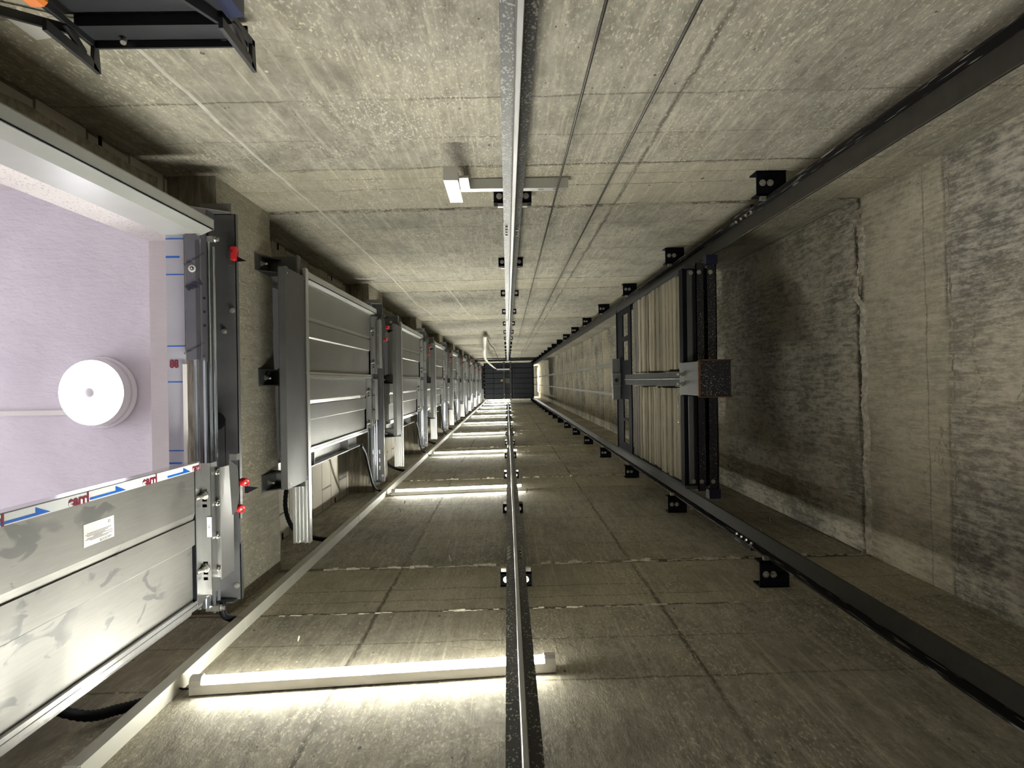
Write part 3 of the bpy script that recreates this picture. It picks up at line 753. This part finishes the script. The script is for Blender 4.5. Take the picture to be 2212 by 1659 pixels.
x, y = at(422, 560, 2.18); text('film_print', 'GUARD for Fiber &', .0088, 'ink', (x, y, 2.1788), -diag, dn if dn.y > 0 else -dn, ds, OO)
x, y = at(422, 752, 2.18); text('film_print', 'GUARD for Fiber &', .0088, 'ink', (x, y, 2.1788), -diag, dn if dn.y > 0 else -dn, ds, OO)
b = MB(); b.box(-0.996, -0.985, -.068, .40, 2.188, 2.194); b.build('head_edge', 'white', open_door, OO)
# header number and red switch of the open door
ohd = child(open_door, 'header')
x, y = at(479, 922, 2.345); text('floor_number', '1', .016, 'white', (x, y, 2.3478), (0, 1, 0), (1, 0, 0), ohd, OO, bold=.0004)
xs, ys = at(509, 549, 2.33)
b = MB(); b.bbox(xs-.010, xs+.008, ys-.022, ys+.022, 2.315, 2.345, .002); sw = b.build('door_switch', 'red', ohd, OO)
text('switch_print', '8', .012, 'ink', (xs-.004, ys-.006, 2.3145), (1, 0, 0), (0, -1, 0), sw, OO)
b = MB(); b.box(xs-.024, xs-.010, ys-.030, ys+.036, 2.335, 2.347); b.build('switch_bracket', 'apron', ohd, OO)
xq, yq = at(507, 567, 2.33)
b = MB(); b.prism([(xs+.006, ys+.008), (xs+.038, ys+.024), (xs+.006, ys+.026)], 'z', 2.33, 2.333); b.build('switch_pointer', 'black', ohd, OO)

# ------------------------------------------------------------------ cables: trunking, corrugated hoses
b = MB()
zs = [PIT, 1.42, 1.424, 2.32, 2.323, 4.1, 4.104, 6.9, 6.904, 9.7, 9.704, 13.0, 13.004, 17, 17.004, 22, 22.004, 30]
for i in range(0, len(zs), 2):
    if i+1 < len(zs): 
        za, zb_ = zs[i], zs[i+1]
        yl = wy_low(-0.88)
        b.prism([(-0.898, .757), (-0.866, .757), (-0.868, yl), (-0.900, yl)], 'z', za+(.0 if i == 0 else .002), zb_)
tr = thing('cable_trunking', 'long pale plastic cable trunking running up the lower concrete wall', 'cable trunking', (-0.88, .78, PIT))
b.build('trunk_cover', 'trunk', tr, (-0.88, .78, PIT))
b = MB(); b.box(-0.8995, -0.8665, .7562, .7575, 1.36, 1.425); b.build('joint_tape', 'white', tr, (-0.88, .78, PIT))

def hose(pts, r, label, ribs=True):
    P = []
    V = [Vector(p) for p in pts]
    for i in range(len(V)-1):     # Catmull-Rom
        p0 = V[max(i-1, 0)]; p1 = V[i]; p2 = V[i+1]; p3 = V[min(i+2, len(V)-1)]
        for k in range(14):
            t = k/14; P.append(0.5*((2*p1)+(p2-p0)*t+(2*p0-5*p1+4*p2-p3)*t*t+(3*p1-p0-3*p2+p3)*t**3))
    P.append(V[-1])
    b = MB(); rad = [r*(1.0+(0.10 if (i % 2) else -0.06)) for i in range(len(P))] if ribs else None
    b.tube(P, r, 10, radii=rad)
    return tag(b.build('corrugated_hose', 'hose'), label, 'hose', 'black corrugated hoses beside the trunking')
for n in range(-1, 6):
    dz = FLOOR*n; nm = 'the open doorway' if n < 0 else ('the lowest closed door' if n == 0 else 'the %s closed door' % ORD[n])
    if n >= 0:
        hose([(-1.15, .36, 3.62+dz), (-1.12, .40, 3.58+dz), (-1.10, .47, 3.54+dz), (-1.10, .60, 3.5+dz), (-1.06, .70, 3.48+dz), (-1.00, .745, 3.50+dz), (-0.93, .775, 3.55+dz), (-0.899, .779, 3.58+dz)], .011,
             'black hose looping below the side post of %s' % nm)
    if n >= 0:
        hose([(-0.95, .40, 4.60+dz), (-0.945, .46, 4.70+dz), (-0.945, .56, 4.80+dz), (-0.945, .68, 4.92+dz), (-0.935, .74, 5.0+dz), (-0.899, .77, 5.06+dz)], .009,
             'black hose hanging from the header of %s' % nm)
    else:
        hose([(-0.93, .70, 2.30), (-0.925, .735, 2.29), (-0.915, .76, 2.32), (-0.8985, .772, 2.35)], .010, 'black hose curling from the header of the open doorway to the trunking')
        hose([(-1.12, .60, 1.52), (-1.08, .70, 1.60), (-1.0, .765, 1.66), (-0.95, .778, 1.72), (-0.90, .778, 1.76)], .0125, 'black ribbed hose lying on the lower wall left of the nearest lamp')

# ------------------------------------------------------------------ lamps up the lower wall
LZ = [(1.851, 1.93), (5.05, 5.14), (7.72, 7.78), (10.45, 10.5), (13.15, 13.2), (15.9, 15.95), (18.6, 18.65), (21.3, 21.36), (24.0, 24.1), (26.8, 26.85), (29.5, 29.6), (32.2, 32.3)]
def batten():
    """LED batten drawn along X from 0 to .955 with its back at y=0"""
    root = thing('led_batten', '', 'lamp', (0, 0, 0), 'lit battens up the lower wall')
    L = .955
    b = MB(); b.prism([(0.0, -.020), (0.0, .020), (-.025, .020), (-.027, .018), (-.027, -.018), (-.025, -.020)], 'x', 0, L); b.build('housing', 'white', root)
    b = MB(); b.prism([(-.0272, -.0192), (-.0272, .0192), (-.0335, .0178), (-.0385, .010), (-.0400, 0), (-.0385, -.010), (-.0335, -.0178)], 'x', .030, L-.030); b.build('diffuser', 'lamp', root)
    for x0, x1 in ((0, .030), (L-.030, L)):
        b = MB(); b.prism([(-.020, -.0205), (-.020, .0205), (-.036, .018), (-.0435, .010), (-.0435, -.010), (-.036, -.018)], 'x', x0, x1); b.build('end_cap', 'white', root)
    b = MB(); b.tube([(.010, -.015, -.010), (-.02, -.012, -.004), (-.034, -.008, .012), (-.042, -.020, .012)], .0028, 8); b.build('lead', 'hose', root)
    return root
bat0 = batten()
for i, (za, zb_) in enumerate(LZ):
    r = bat0 if i == 0 else copy_tree(bat0)
    xa, xb = -0.833, 0.122
    yl = wy_low(-0.36)-.0045
    r.location = (xa, yl, za)
    r.rotation_euler = (0, -math.atan2(zb_-za, xb-xa), math.atan2(wy_low(xb)-wy_low(xa), xb-xa))
    r.location.y = wy_low(xa)-.003
    r['label'] = 'lit white batten lamp on the lower wall, ' + ('the one nearest the camera' if i == 0 else '%s counting up from the camera' % ORD[i])
# light at the head of the shaft
b = MB(); b.box(1.490, 1.510, -.62, .50, 34.0, 34.5)
tl = thing('head_lamp', 'bright white lamp on the right wall at the far head of the shaft', 'lamp', (1.54, 0, 34.2))
b.build('diffuser', 'lamp', tl, (1.54, 0, 34.2))
b = MB(); b.box(1.510, 1.5275, -.66, .54, 33.95, 34.55); b.build('housing', 'white', tl, (1.54, 0, 34.2))

# ------------------------------------------------------------------ guide rails and brackets
def rail(label, sgn, xc_, y_f, y_t, fw, bw, ft, mat, z0, z1, splices, name='guide_rail', blade='blade'):
    """T rail; sgn=+1: blade points to +Y"""
    o = (xc_, y_f, z0); r = thing(name, label, 'guide rail', o, 'lift guide rails')
    b = MB(); yb_ = y_f+sgn*ft
    b.prism([(xc_-fw/2, y_f), (xc_+fw/2, y_f), (xc_+fw/2, yb_), (xc_+bw/2+.004, yb_+sgn*.004), (xc_-bw/2-.004, yb_+sgn*.004), (xc_-fw/2, yb_)], 'z', z0, z1)
    b.build('flange', mat, r, o)
    b = MB(); b.prism([(xc_-bw/2, yb_+sgn*.004), (xc_+bw/2, yb_+sgn*.004), (xc_+bw/2, y_t-sgn*.0015), (xc_+bw/2-.0015, y_t), (xc_-bw/2+.0015, y_t), (xc_-bw/2, y_t-sgn*.0015)], 'z', z0, z1)
    b.build('blade', blade, r, o)
    for z in splices:
        b = MB(); b.box(xc_-fw/2-.002, xc_+fw/2+.002, y_f-sgn*.012, y_f, z-.12, z+.12); sp = b.build('splice_plate', mat, r, o)
        for k in range(4):
            for sx in (-1, 1):
                q = MB(); bolt(q, (xc_+sx*fw*.33, yb_, z-.09+k*.06), (0, sgn, 0), .006, .007); q.build('bolt', 'zinc', sp, o)
    return r
RT = dict(x=.032, yf=-.700, yt=-.625); RB = dict(x=.023, yf=.735, yt=.660)
rail('dusty steel guide rail up the middle of the upper wall', 1, RT['x'], RT['yf'], RT['yt'], .074, .0135, .008, 'rail_top', PIT, 23.85, (3.25, 8.0), blade='blade')
rail('dark oiled guide rail up the middle of the lower wall, before the lamps', -1, RB['x'], RB['yf'], RB['yt'], .074, .0125, .008, 'rail_low', PIT, 23.85, (3.0, 7.9), blade='blade')
CT = dict(x=1.000, yf=-.668, yt=-.596); CB = dict(x=1.000, yf=.680, yt=.612)
rail('dark counterweight guide rail along the upper wall at right', 1, CT['x'], CT['yf'], CT['yt'], .068, .010, .007, 'rail_cwt', PIT, 33, (2.9,), blade='blade_cwt')
rail('dark counterweight guide rail along the lower wall at right', -1, CB['x'], CB['yf'], CB['yt'], .068, .010, .007, 'rail_cwt', PIT, 33, (2.95,), blade='blade_cwt')

def rail_bracket(sgn, xc_, y_f, ywall, w0, w1, z, detail, label, grp):
    """angle bracket between a wall and the back of a rail flange, thin plate facing up and down the shaft"""
    o = (xc_, ywall, z); r = thing('rail_bracket', label, 'bracket', o, grp)
    b = MB(); g = ywall+sgn*.0005
    b.box(xc_-w0, xc_+w1, g, y_f-sgn*.0005, z, z+.005)                    # web facing the camera
    b.box(xc_-w0, xc_+w1, g, g+sgn*.005, z-.0, z+.075)                   # leg on the wall
    b.box(xc_-w0, xc_+w1, y_f-sgn*.0065, y_f-sgn*.0005, z, z+.06)        # leg on the rail
    b.build('bracket_angle', 'black', r, o)
    if detail:
        ym = (ywall+y_f)/2
        xs_ = [xc_-w0+.022, xc_+w1-.022] if w1 > .05 else [xc_-w0+.022, xc_-w0+.05]
        for x in xs_:
            q = MB(); bolt(q, (x, ym, z), (0, 0.15*sgn, -1), .0080, .010, .012); q.build('bolt', 'zinc', r, o)
        for x in (xc_-.0475, xc_+.0475) if w1 > .05 else (xc_-.0465,):
            q = MB(); q.box(x-.010, x+.010, y_f+sgn*.0006, y_f+sgn*.014, z+.006, z+.026); q.build('rail_clip', 'zinc', r, o)
    return r
for k in range(14):
    z = 2.78+1.52*k
    rail_bracket(1, RT['x'], RT['yf'], wy_top(.03), .074, .074, z, k < 7, 'black bracket behind the middle rail on the upper wall, %s from the camera' % ORD[k], 'brackets of the upper middle rail')
    rail_bracket(-1, RB['x'], RB['yf'], wy_low(.03), .060, .060, z-.05, k < 7, 'black bracket behind the middle rail on the lower wall, %s from the camera' % ORD[k], 'brackets of the lower middle rail')
for k in range(18):
    z = 2.60+1.50*k
    rail_bracket(1, CT['x'], CT['yf'], wy_top(1.0), .075, .034, z, k < 7, 'black bracket of the counterweight rail on the upper wall, %s from the camera' % ORD[k], 'brackets of the upper counterweight rail')
    rail_bracket(-1, CB['x'], CB['yf'], wy_low(1.0), .075, .034, z+.02, k < 7, 'black bracket of the counterweight rail on the lower wall, %s from the camera' % ORD[k], 'brackets of the lower counterweight rail')

# slotted strut with a bent aluminium flag beside the first upper bracket
o = (.03, -.715, 2.70)
st = thing('switch_flag', 'silver slotted strut with bent aluminium flag by the first upper rail bracket', 'switch flag', o)
b = MB(); b.box(-.165, .235, -.710, -.706, 2.60, 2.64); b.box(-.165, .235, -.742, -.710, 2.60, 2.604); b.build('strut', 'alu', st, o)
for x in (.135, .19):
    q = MB(); q.box(x-.010, x+.010, -.7058, -.7052, 2.616, 2.622); q.build('slot', 'ink', st, o)
b = MB(); x0, y0 = at(958, 388, 2.20); x1, _ = at(989, 388, 2.20)
b.box(x0, x1, -.628, -.624, 2.20, 2.47); b.box(x0, x1, -.668, -.624, 2.196, 2.200); fl = b.build('flag_plate', 'alu', st, o)
b = MB(); b.box(x1-.014, x1-.010, -.708, -.628, 2.40, 2.445); b.box(x1-.014, x1+.02, -.709, -.700, 2.60-.16, 2.60); b.build('flag_arm', 'alu', fl, o)

# governor ropes beside the upper middle rail
for (px, lab) in ((1310, 'thin dark steel rope next to the middle rail on the upper wall'), (1514, 'thin dark steel rope farther right of the middle rail on the upper wall')):
    X, Y = at(px, 0, 1.265)
    b = MB(); b.tube([(X, Y, PIT+.02), (X, Y, 12), (X, Y, 28)], .0036, 8)
    tag(b.build('governor_rope', 'rope'), lab, 'rope', 'two governor ropes')

# ------------------------------------------------------------------ counterweight
XW = 0.862; CO = (0.94, 0.0, 3.43)
cw = thing('counterweight_frame', 'black steel counterweight frame hanging between the right hand rails', 'counterweight', CO)
Yt, Yb = -.535, .520
b = MB()   # bottom beam: two channels
b.box(XW+.048, XW+.085, Yt-.02, Yb+.02, 3.40, 3.405); b.box(XW+.048, XW+.053, Yt-.02, Yb+.02, 3.40, 3.55)
b.box(XW+.105, XW+.148, Yt-.02, Yb+.02, 3.40, 3.405); b.box(XW+.143, XW+.148, Yt-.02, Yb+.02, 3.40, 3.55)
b.box(XW+.05, XW+.146, Yt-.015, Yb+.015, 3.535, 3.545)  # added dark plate behind the channel gap, stands in for its shade
b.build('bottom_beam', 'blacks', cw, CO)
b = MB(); b.prism([(XW-.008, 3.43), (XW+.012, 3.43), (XW+.012, 3.435), (XW-.003, 3.435), (XW-.003, 3.50), (XW-.008, 3.50)], 'y', Yt, Yb); b.build('beam_web', 'black', cw, CO)
b = MB(); b.prism([(XW+.014, 3.425), (XW+.020, 3.418), (XW+.034, 3.416), (XW+.046, 3.424), (XW+.046, 3.47), (XW+.014, 3.47)], 'y', Yt+.01, Yb-.01); b.build('bottom_rail', 'apron', cw, CO)
for (ya, yb_) in ((Yt-.012, Yt+.004), (Yb-.004, Yb+.012)):
    b = MB(); b.box(XW-.004, XW+.10, ya, yb_, 3.41, 5.52)
    b.box(XW-.006, XW-.002, ya-(.0 if ya > 0 else -.004), yb_+(.012 if ya < 0 else 0)-(0.012 if ya > 0 else 0)+(.012 if ya > 0 else 0), 3.43, 5.5)
    b.build('side_upright', 'graphite', cw, CO)
b = MB()   # ladder like top yoke
ybars = [Yt, -.31, -.285, -.115, -.04, .045, .12, .285, .31, Yb]
b.box(XW-.004, XW+.004, Yt, Yb, 4.90, 5.02); b.box(XW-.004, XW+.004, Yt, Yb, 5.24, 5.50)
for y0, y1 in ((Yt, Yt+.06), (-.315, -.280), (-.14, .14), (.280, .300), (Yb-.06, Yb)): b.box(XW-.004, XW+.004, y0, y1, 5.02, 5.24)
b.box(XW-.010, XW+.02, Yt, Yb, 5.50, 5.512)
b.build('top_yoke', 'black', cw, CO)
b = MB(); b.prism([(XW-.012, -.036), (XW-.012, -.005), (XW-.016, -.003), (XW-.016, .003), (XW-.012, .005), (XW-.012, .036), (XW+.10, .036), (XW+.10, -.036)], 'z', 3.47, 5.10); b.build('centre_post', 'graphite', cw, CO)
b = MB(); b.box(XW-.0175, XW-.016, -.0028, .0028, 3.47, 5.10); b.build('post_bead', 'zinc', cw, CO)
b = MB(); b.box(XW-.020, XW-.013, -.08, .08, 3.12, 3.46); b.box(XW-.020, XW+.125, -.08, -.076, 3.12, 3.43); b.box(XW-.020, XW+.125, .076, .08, 3.12, 3.43); bf = b.build('buffer_post', 'apron', cw, CO)
b = MB(); b.box(XW-.013, XW+.122, -.076, .076, 3.115, 3.125); b.build('buffer_plate', 'blacks', bf, CO)
b = MB(); b.box(XW-.022, XW-.012, -.082, .082, 3.110, 3.122); b.box(XW-.02, XW+.13, -.084, -.079, 3.112, 3.122); b.box(XW-.02, XW+.13, .079, .084, 3.112, 3.122); b.build('rusty_rim', 'rust', bf, CO)
for y in (-.022, .024):
    q = MB(); bolt(q, (XW-.020, y, 3.38), (-1, 0, -.2), .011, .012, .02); q.build('bolt', 'zinc', cw, CO)
for sgn, yy in ((-1, Yt), (1, Yb)):
    b = MB(); b.box(XW+.095, XW+.150, yy+sgn*.012, yy+sgn*.055, 3.38, 3.44); b.build('guide_shoe', 'navy', cw, CO)
    for x in (.03, .065, .12):
        q = MB(); bolt(q, (XW+x, yy-sgn*.025, 3.40 if x > .04 else 3.415), (0, 0, -1), .007, .005); q.build('bolt', 'zinc', cw, CO)
# rope hitch box on top of the frame
b = MB(); b.box(XW-.062, XW-.004, -.16, -.046, 5.38, 5.40); b.box(XW-.064, XW-.004, -.046, .046, 5.36, 5.42); b.box(XW-.060, XW-.004, .046, .150, 5.38, 5.40)
hb = b.build('rope_hitch', 'galv', cw, CO)
b = MB(); b.cyl((XW-.036, .003, 5.358), (0, 0, 1), .014, .006, 16); b.build('hitch_hole', 'ink', hb, CO)
b = MB(); b.box(XW-.066, XW-.004, -.049, -.044, 5.35, 5.43); b.box(XW-.066, XW-.004, .044, .049, 5.35, 5.43); b.build('hitch_flange', 'zinc', hb, CO)
# cast filler slabs
rs = random.Random(11)
def slabs(y0, y1, thick, word):
    z = 3.50; i = 0
    while z < 4.87 and i < 26:
        t = thick*rs.uniform(.62, 1.3); t = min(t, 4.90-z)
        if t < .02: break
        xf = XW+rs.uniform(.000, .010); ya = y0+rs.uniform(0, .014); yb_ = y1-rs.uniform(0, .012)
        b = MB(); K = 9; rows = []
        for j in range(K+1):
            y = ya+(yb_-ya)*j/K
            d0 = rs.uniform(-.003, .0); d1 = rs.uniform(0, .003)
            xx = xf+rs.uniform(0, .003)
            rows.append([(XW+.115, y, z+.0005), (xx+.004, y, z+.001-d0), (xx, y, z+.006-d0), (xx, y, z+t-.006-d1), (xx+.004, y, z+t-.001-d1), (XW+.115, y, z+t-.0005)])
        b.loft(rows)
        dark = z > 4.62
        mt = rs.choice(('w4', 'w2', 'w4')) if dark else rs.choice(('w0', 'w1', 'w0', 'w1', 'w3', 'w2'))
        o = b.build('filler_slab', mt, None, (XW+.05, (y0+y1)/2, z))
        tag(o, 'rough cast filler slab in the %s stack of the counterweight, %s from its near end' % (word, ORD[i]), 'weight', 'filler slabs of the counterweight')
        if word == 'lower' and i == 1:
            text('cast_print', '37 1KO', .030, 'ink', (xf-.0008, .16, z+t/2), (0, -1, 0), (0, 0, -1), o, (XW+.05, (y0+y1)/2, z), sx=1.6)
        z += t+rs.choice((.002, .003, .008)); i += 1
slabs(Yt+.004, -.040, .066, 'upper')
slabs(.040, Yb-.004, .074, 'lower')
# suspension belts from the counterweight up to the head
for yy, hw, wd, lab in ((-.118, .0145, 'rope_l', 'upper grey suspension belt rising from the counterweight hitch'), (.112, .0105, 'rope_l', 'lower grey suspension belt rising from the counterweight hitch')):
    b = MB(); b.loft([[(XW-.040+q, yy-hw, zz), (XW-.036+q, yy-hw, zz), (XW-.036+q, yy+hw, zz), (XW-.040+q, yy+hw, zz)] for zz, q in ((5.42, 0), (24, .105), (33, .155))])
    tag(b.build('suspension_belt', wd), lab, 'belt', 'suspension belts of the counterweight')

# ------------------------------------------------------------------ the car overhead
ZC = 24.0
cx0, cy0 = at(1045, 784.6, ZC); cx1, cy1 = at(1153.6, 860.6, ZC)
CC = ((cx0+cx1)/2, (cy0+cy1)/2, ZC)
car = thing('lift_car', 'dark underside of the lift car closing off the far end of the shaft', 'lift car', CC)
b = MB(); b.box(cx0, cx1, cy0, cy1, ZC+.08, ZC+2.3); b.build('car_body', 'car', car, CC)
xm0, _ = at(1087, 822, ZC); xm1, _ = at(1105, 822, ZC)
b = MB()
for i in range(8):
    y = cy0+(cy1-cy0)*i/7
    b.box(cx0, cx1, y-.006, y+.006, ZC+.05, ZC+.082)
b.box(cx0-.01, cx0+.03, cy0, cy1, ZC+.03, ZC+.09); b.box(cx1-.03, cx1+.005, cy0, cy1, ZC+.03, ZC+.09)
b.box((cx0+xm0)/2-.006, (cx0+xm0)/2+.006, cy0, cy1, ZC+.055, ZC+.082)
b.build('floor_rib', 'black', car, CC)
b = MB(); b.box(xm0, xm0+.06, cy0-.03, cy1+.02, ZC-.1, ZC+.05); b.box(xm1-.06, xm1, cy0-.03, cy1+.02, ZC-.1, ZC+.05); b.box(xm1+.05, xm1+.075, cy0, cy1, ZC, ZC+.05)
b.build('sling_beam', 'blackl', car, CC)
b = MB()
for xx in (xm0+.03, xm1-.03, cx0+.01):
    for k in range(10):
        y = cy0+.02+(cy1-cy0-.04)*k/9
        if xx == cx0+.01 or k in (0, 1, 2, 8, 9): b.cyl((xx, y, ZC-.103 if xx != cx0+.01 else ZC+.027), (0, 0, 1), .010, .008, 8)
b.build('bolt_row', 'zinc', car, CC)
gx0, gy0 = at(1091.5, 817, ZC); gx1, gy1 = at(1102, 828, ZC)
b = MB(); b.box(gx0, gx1, gy0, gy1, ZC-.04, ZC-.02); b.build('safety_gear_box', 'apron', car, CC)
gx, gy = at(1084, 822, ZC)
b = MB(); b.box(gx-.035, gx+.035, gy-.035, gy+.035, ZC+.046, ZC+.05); yl_ = b.build('warning_sticker', 'yellow', car, CC)
b = MB(); b.prism([(gx-.018, gy+.014), (gx+.018, gy+.014), (gx, gy-.018)], 'z', ZC+.043, ZC+.046); b.build('sticker_mark', 'ink', yl_, CC)
gx0, gy0 = at(1073, 796.5, ZC-.2); gx1, gy1 = at(1101, 798.5, ZC-.2)
b = MB(); b.box(gx0, gx1, gy0, gy1+.01, ZC-.2, ZC-.17); b.build('cable_bar', 'alu', car, CC)
tx0, ty0 = at(1038.5, 790, ZC); tx1, ty1 = at(1045, 860, ZC)
b = MB(); b.box(tx0, tx1-.012, ty0, ty0+(ty1-ty0)*.72, ZC+.52, ZC+.56); b.box(tx0, tx1-.012, ty0, ty1, ZC+.6, ZC+.65); b.build('car_sill_beam', 'car', car, CC)
b = MB(); b.box(tx0+.02, tx1-.02, ty0+(ty1-ty0)*.72, ty1-.01, ZC+.50, ZC+.53); b.build('toe_guard', 'galv', car, CC)
# shaft beam strip in front of the car at the upper wall
b = MB(); b.box(-0.95, .93, wy_top(0)+.001, wy_top(0)+.03, 22.4, 22.55); tag(b.build('crash_beam', 'black'), 'thin black bar across the far end of the upper wall', 'beam')

# travelling cable hanging below the car
def ribbon(pts, wdir, hw, th):
    b = MB(); V = [Vector(p) for p in pts]; P = []
    for i in range(len(V)-1):
        p0 = V[max(i-1, 0)]; p1 = V[i]; p2 = V[i+1]; p3 = V[min(i+2, len(V)-1)]
        for k in range(8):
            t = k/8; P.append(0.5*((2*p1)+(p2-p0)*t+(2*p0-5*p1+4*p2-p3)*t*t+(3*p1-p0-3*p2+p3)*t**3))
    P.append(V[-1]); wd = Vector(wdir).normalized(); rings = []
    for i, p in enumerate(P):
        d = (P[min(i+1, len(P)-1)]-P[max(i-1, 0)]).normalized(); n = d.cross(wd).normalized()
        rings.append([tuple(p+wd*hw+n*th), tuple(p-wd*hw+n*th), tuple(p-wd*hw-n*th), tuple(p+wd*hw-n*th)])
    b.loft(rings, True); return b
def A(px, py, z): x, y = at(px, py, z); return (x, y, z)
b = ribbon([A(1072, 797, 23.7), A(1066, 793, 20.5), A(1058, 786, 17.5), A(1050, 778, 15), A(1047, 768, 13.4), A(1047, 750, 11.9), A(1047.5, 735, 10.9), A(1048, 728, 10.55), A(1048.5, 725.5, 10.7)], (1, .1, 0), .030, .005)
tc = tag(b.build('travelling_cable', 'cable'), 'cream flat travelling cable hanging in a bend below the car', 'cable')
b = MB(); b.tube([A(1049, 726, 10.7), A(1053, 732, 11.3), A(1057, 742, 12.2), A(1063, 750, 13.2), A(1066, 752, 13.5), A(1072, 765, 16), A(1080, 782, 22)], .008, 8); b.build('cable_core', 'hose', tc)

# ------------------------------------------------------------------ black bracket frame at the near upper wall
KO = (-0.68, -.70, 1.40)
kf = thing('pit_bracket_frame', 'black steel bracket frame with hooked gussets at the upper left corner', 'bracket', KO)
b = MB()
b.box(-.845, -.545, -.715, -.640+.0, 1.440, 1.446) if False else None
b.box(-.835, -.520, -.7345, -.692, 1.456, 1.462)          # lower flange facing the camera
b.box(-.835, -.520, -.712, -.706, 1.40, 1.456)           # web
b.box(-.835, -.520, -.7345, -.706, 1.394, 1.400)         # second flange
b.box(-.88, -.520, -.735, -.729, 1.27, 1.394)
b.build('wall_channel', 'blackl', kf, KO)
for xg, gname in ((-.832, 'gusset_hook'), (-.512, 'gusset_hook')):
    b = MB(); t = .004
    # gusset in the Y-Z plane with a triangular window: three bars
    def plate(poly): b.prism(poly, 'x', xg-t, xg+t)
    plate([(-.706, 1.466), (-.646, 1.474), (-.648, 1.448), (-.706, 1.452)])
    plate([(-.646, 1.474), (-.648, 1.430), (-.652, 1.30), (-.672, 1.30), (-.666, 1.440)])
    plate([(-.706, 1.466), (-.694, 1.466), (-.694, 1.30), (-.706, 1.30)])
    plate([(-.690, 1.36), (-.668, 1.40), (-.664, 1.425), (-.672, 1.425), (-.690, 1.39)])
    b.build(gname, 'dark_galv', kf, KO)
b = MB(); b.box(-.90, -.50, -.735, -.729, 1.0, 1.27); b.box(-.90, -.50, -.729, -.690, 1.262, 1.268); b.build('front_plate', 'blackl', kf, KO)
for (pa, za, pb, zb_, hh) in (((206, 82), 1.448, (-40, 16), 1.34, .009), ((512, 64), 1.445, (270, -95), 1.17, .014)):
    a0 = Vector((*at(*pa, za), za)); a1 = Vector((*at(*pb, zb_), zb_)); d = (a1-a0).normalized(); u = Vector((0, 1, 0)); u = (u-d*u.dot(d)).normalized(); v_ = d.cross(u)
    b = MB(); b.hexa([tuple(p+u*i*hh+v_*j*.004) for p in (a0, a1) for i, j in ((-1, -1), (1, -1), (1, 1), (-1, 1))]); b.build('brace', 'blackl', kf, KO)
q = MB(); bolt(q, (*at(277, 72, 1.455), 1.455), (0.05, 0.9, -.45), .009, .012, .020, .006); q.build('bolt', 'zinc', kf, KO)
q = MB(); bolt(q, (*at(487, 79, 1.455), 1.455), (0, 0.2, -1), .008, .006); q.build('bolt', 'zinc', kf, KO)
xb0, yb0 = at(492, 12, 1.30)
b = MB(); b.box(xb0-.016, xb0+.016, yb0-.03, yb0+.002, 1.26, 1.345); b.build('stop_block', 'bluep', kf, KO)
ox, oy = at(68, -2, 1.10)
b = MB(); b.bbox(ox-.014, ox+.018, oy-.035, oy+.006, 1.085, 1.125, .006); b.build('plastic_latch', 'orange', kf, KO)
b = MB(); p = [at(20, 38, 1.45), at(82, 52, 1.50), at(122, 85, 1.56), at(88, 90, 1.56)]
wz = []
for (px, py) in ((12, 36), (88, 48), (124, 84), (86, 90)):
    d = Vector(((px-VPX)/F_PX, (py-VPY)/F_PX)); dx = d.x-ROLL*d.y; dy = d.y+ROLL*d.x
    z = 1.5
    for _ in range(6): z = wy_top(dx*z)/dy
    wz.append((dx*z, z))
b.hexa([(x, wy_top(x)+.0005, z) for x, z in wz]+[(x, wy_top(x)+.0015, z) for x, z in wz])
tag(b.build('paper_sticker', 'paper'), 'blank white paper sticker on the upper wall behind the black bracket frame', 'sticker')
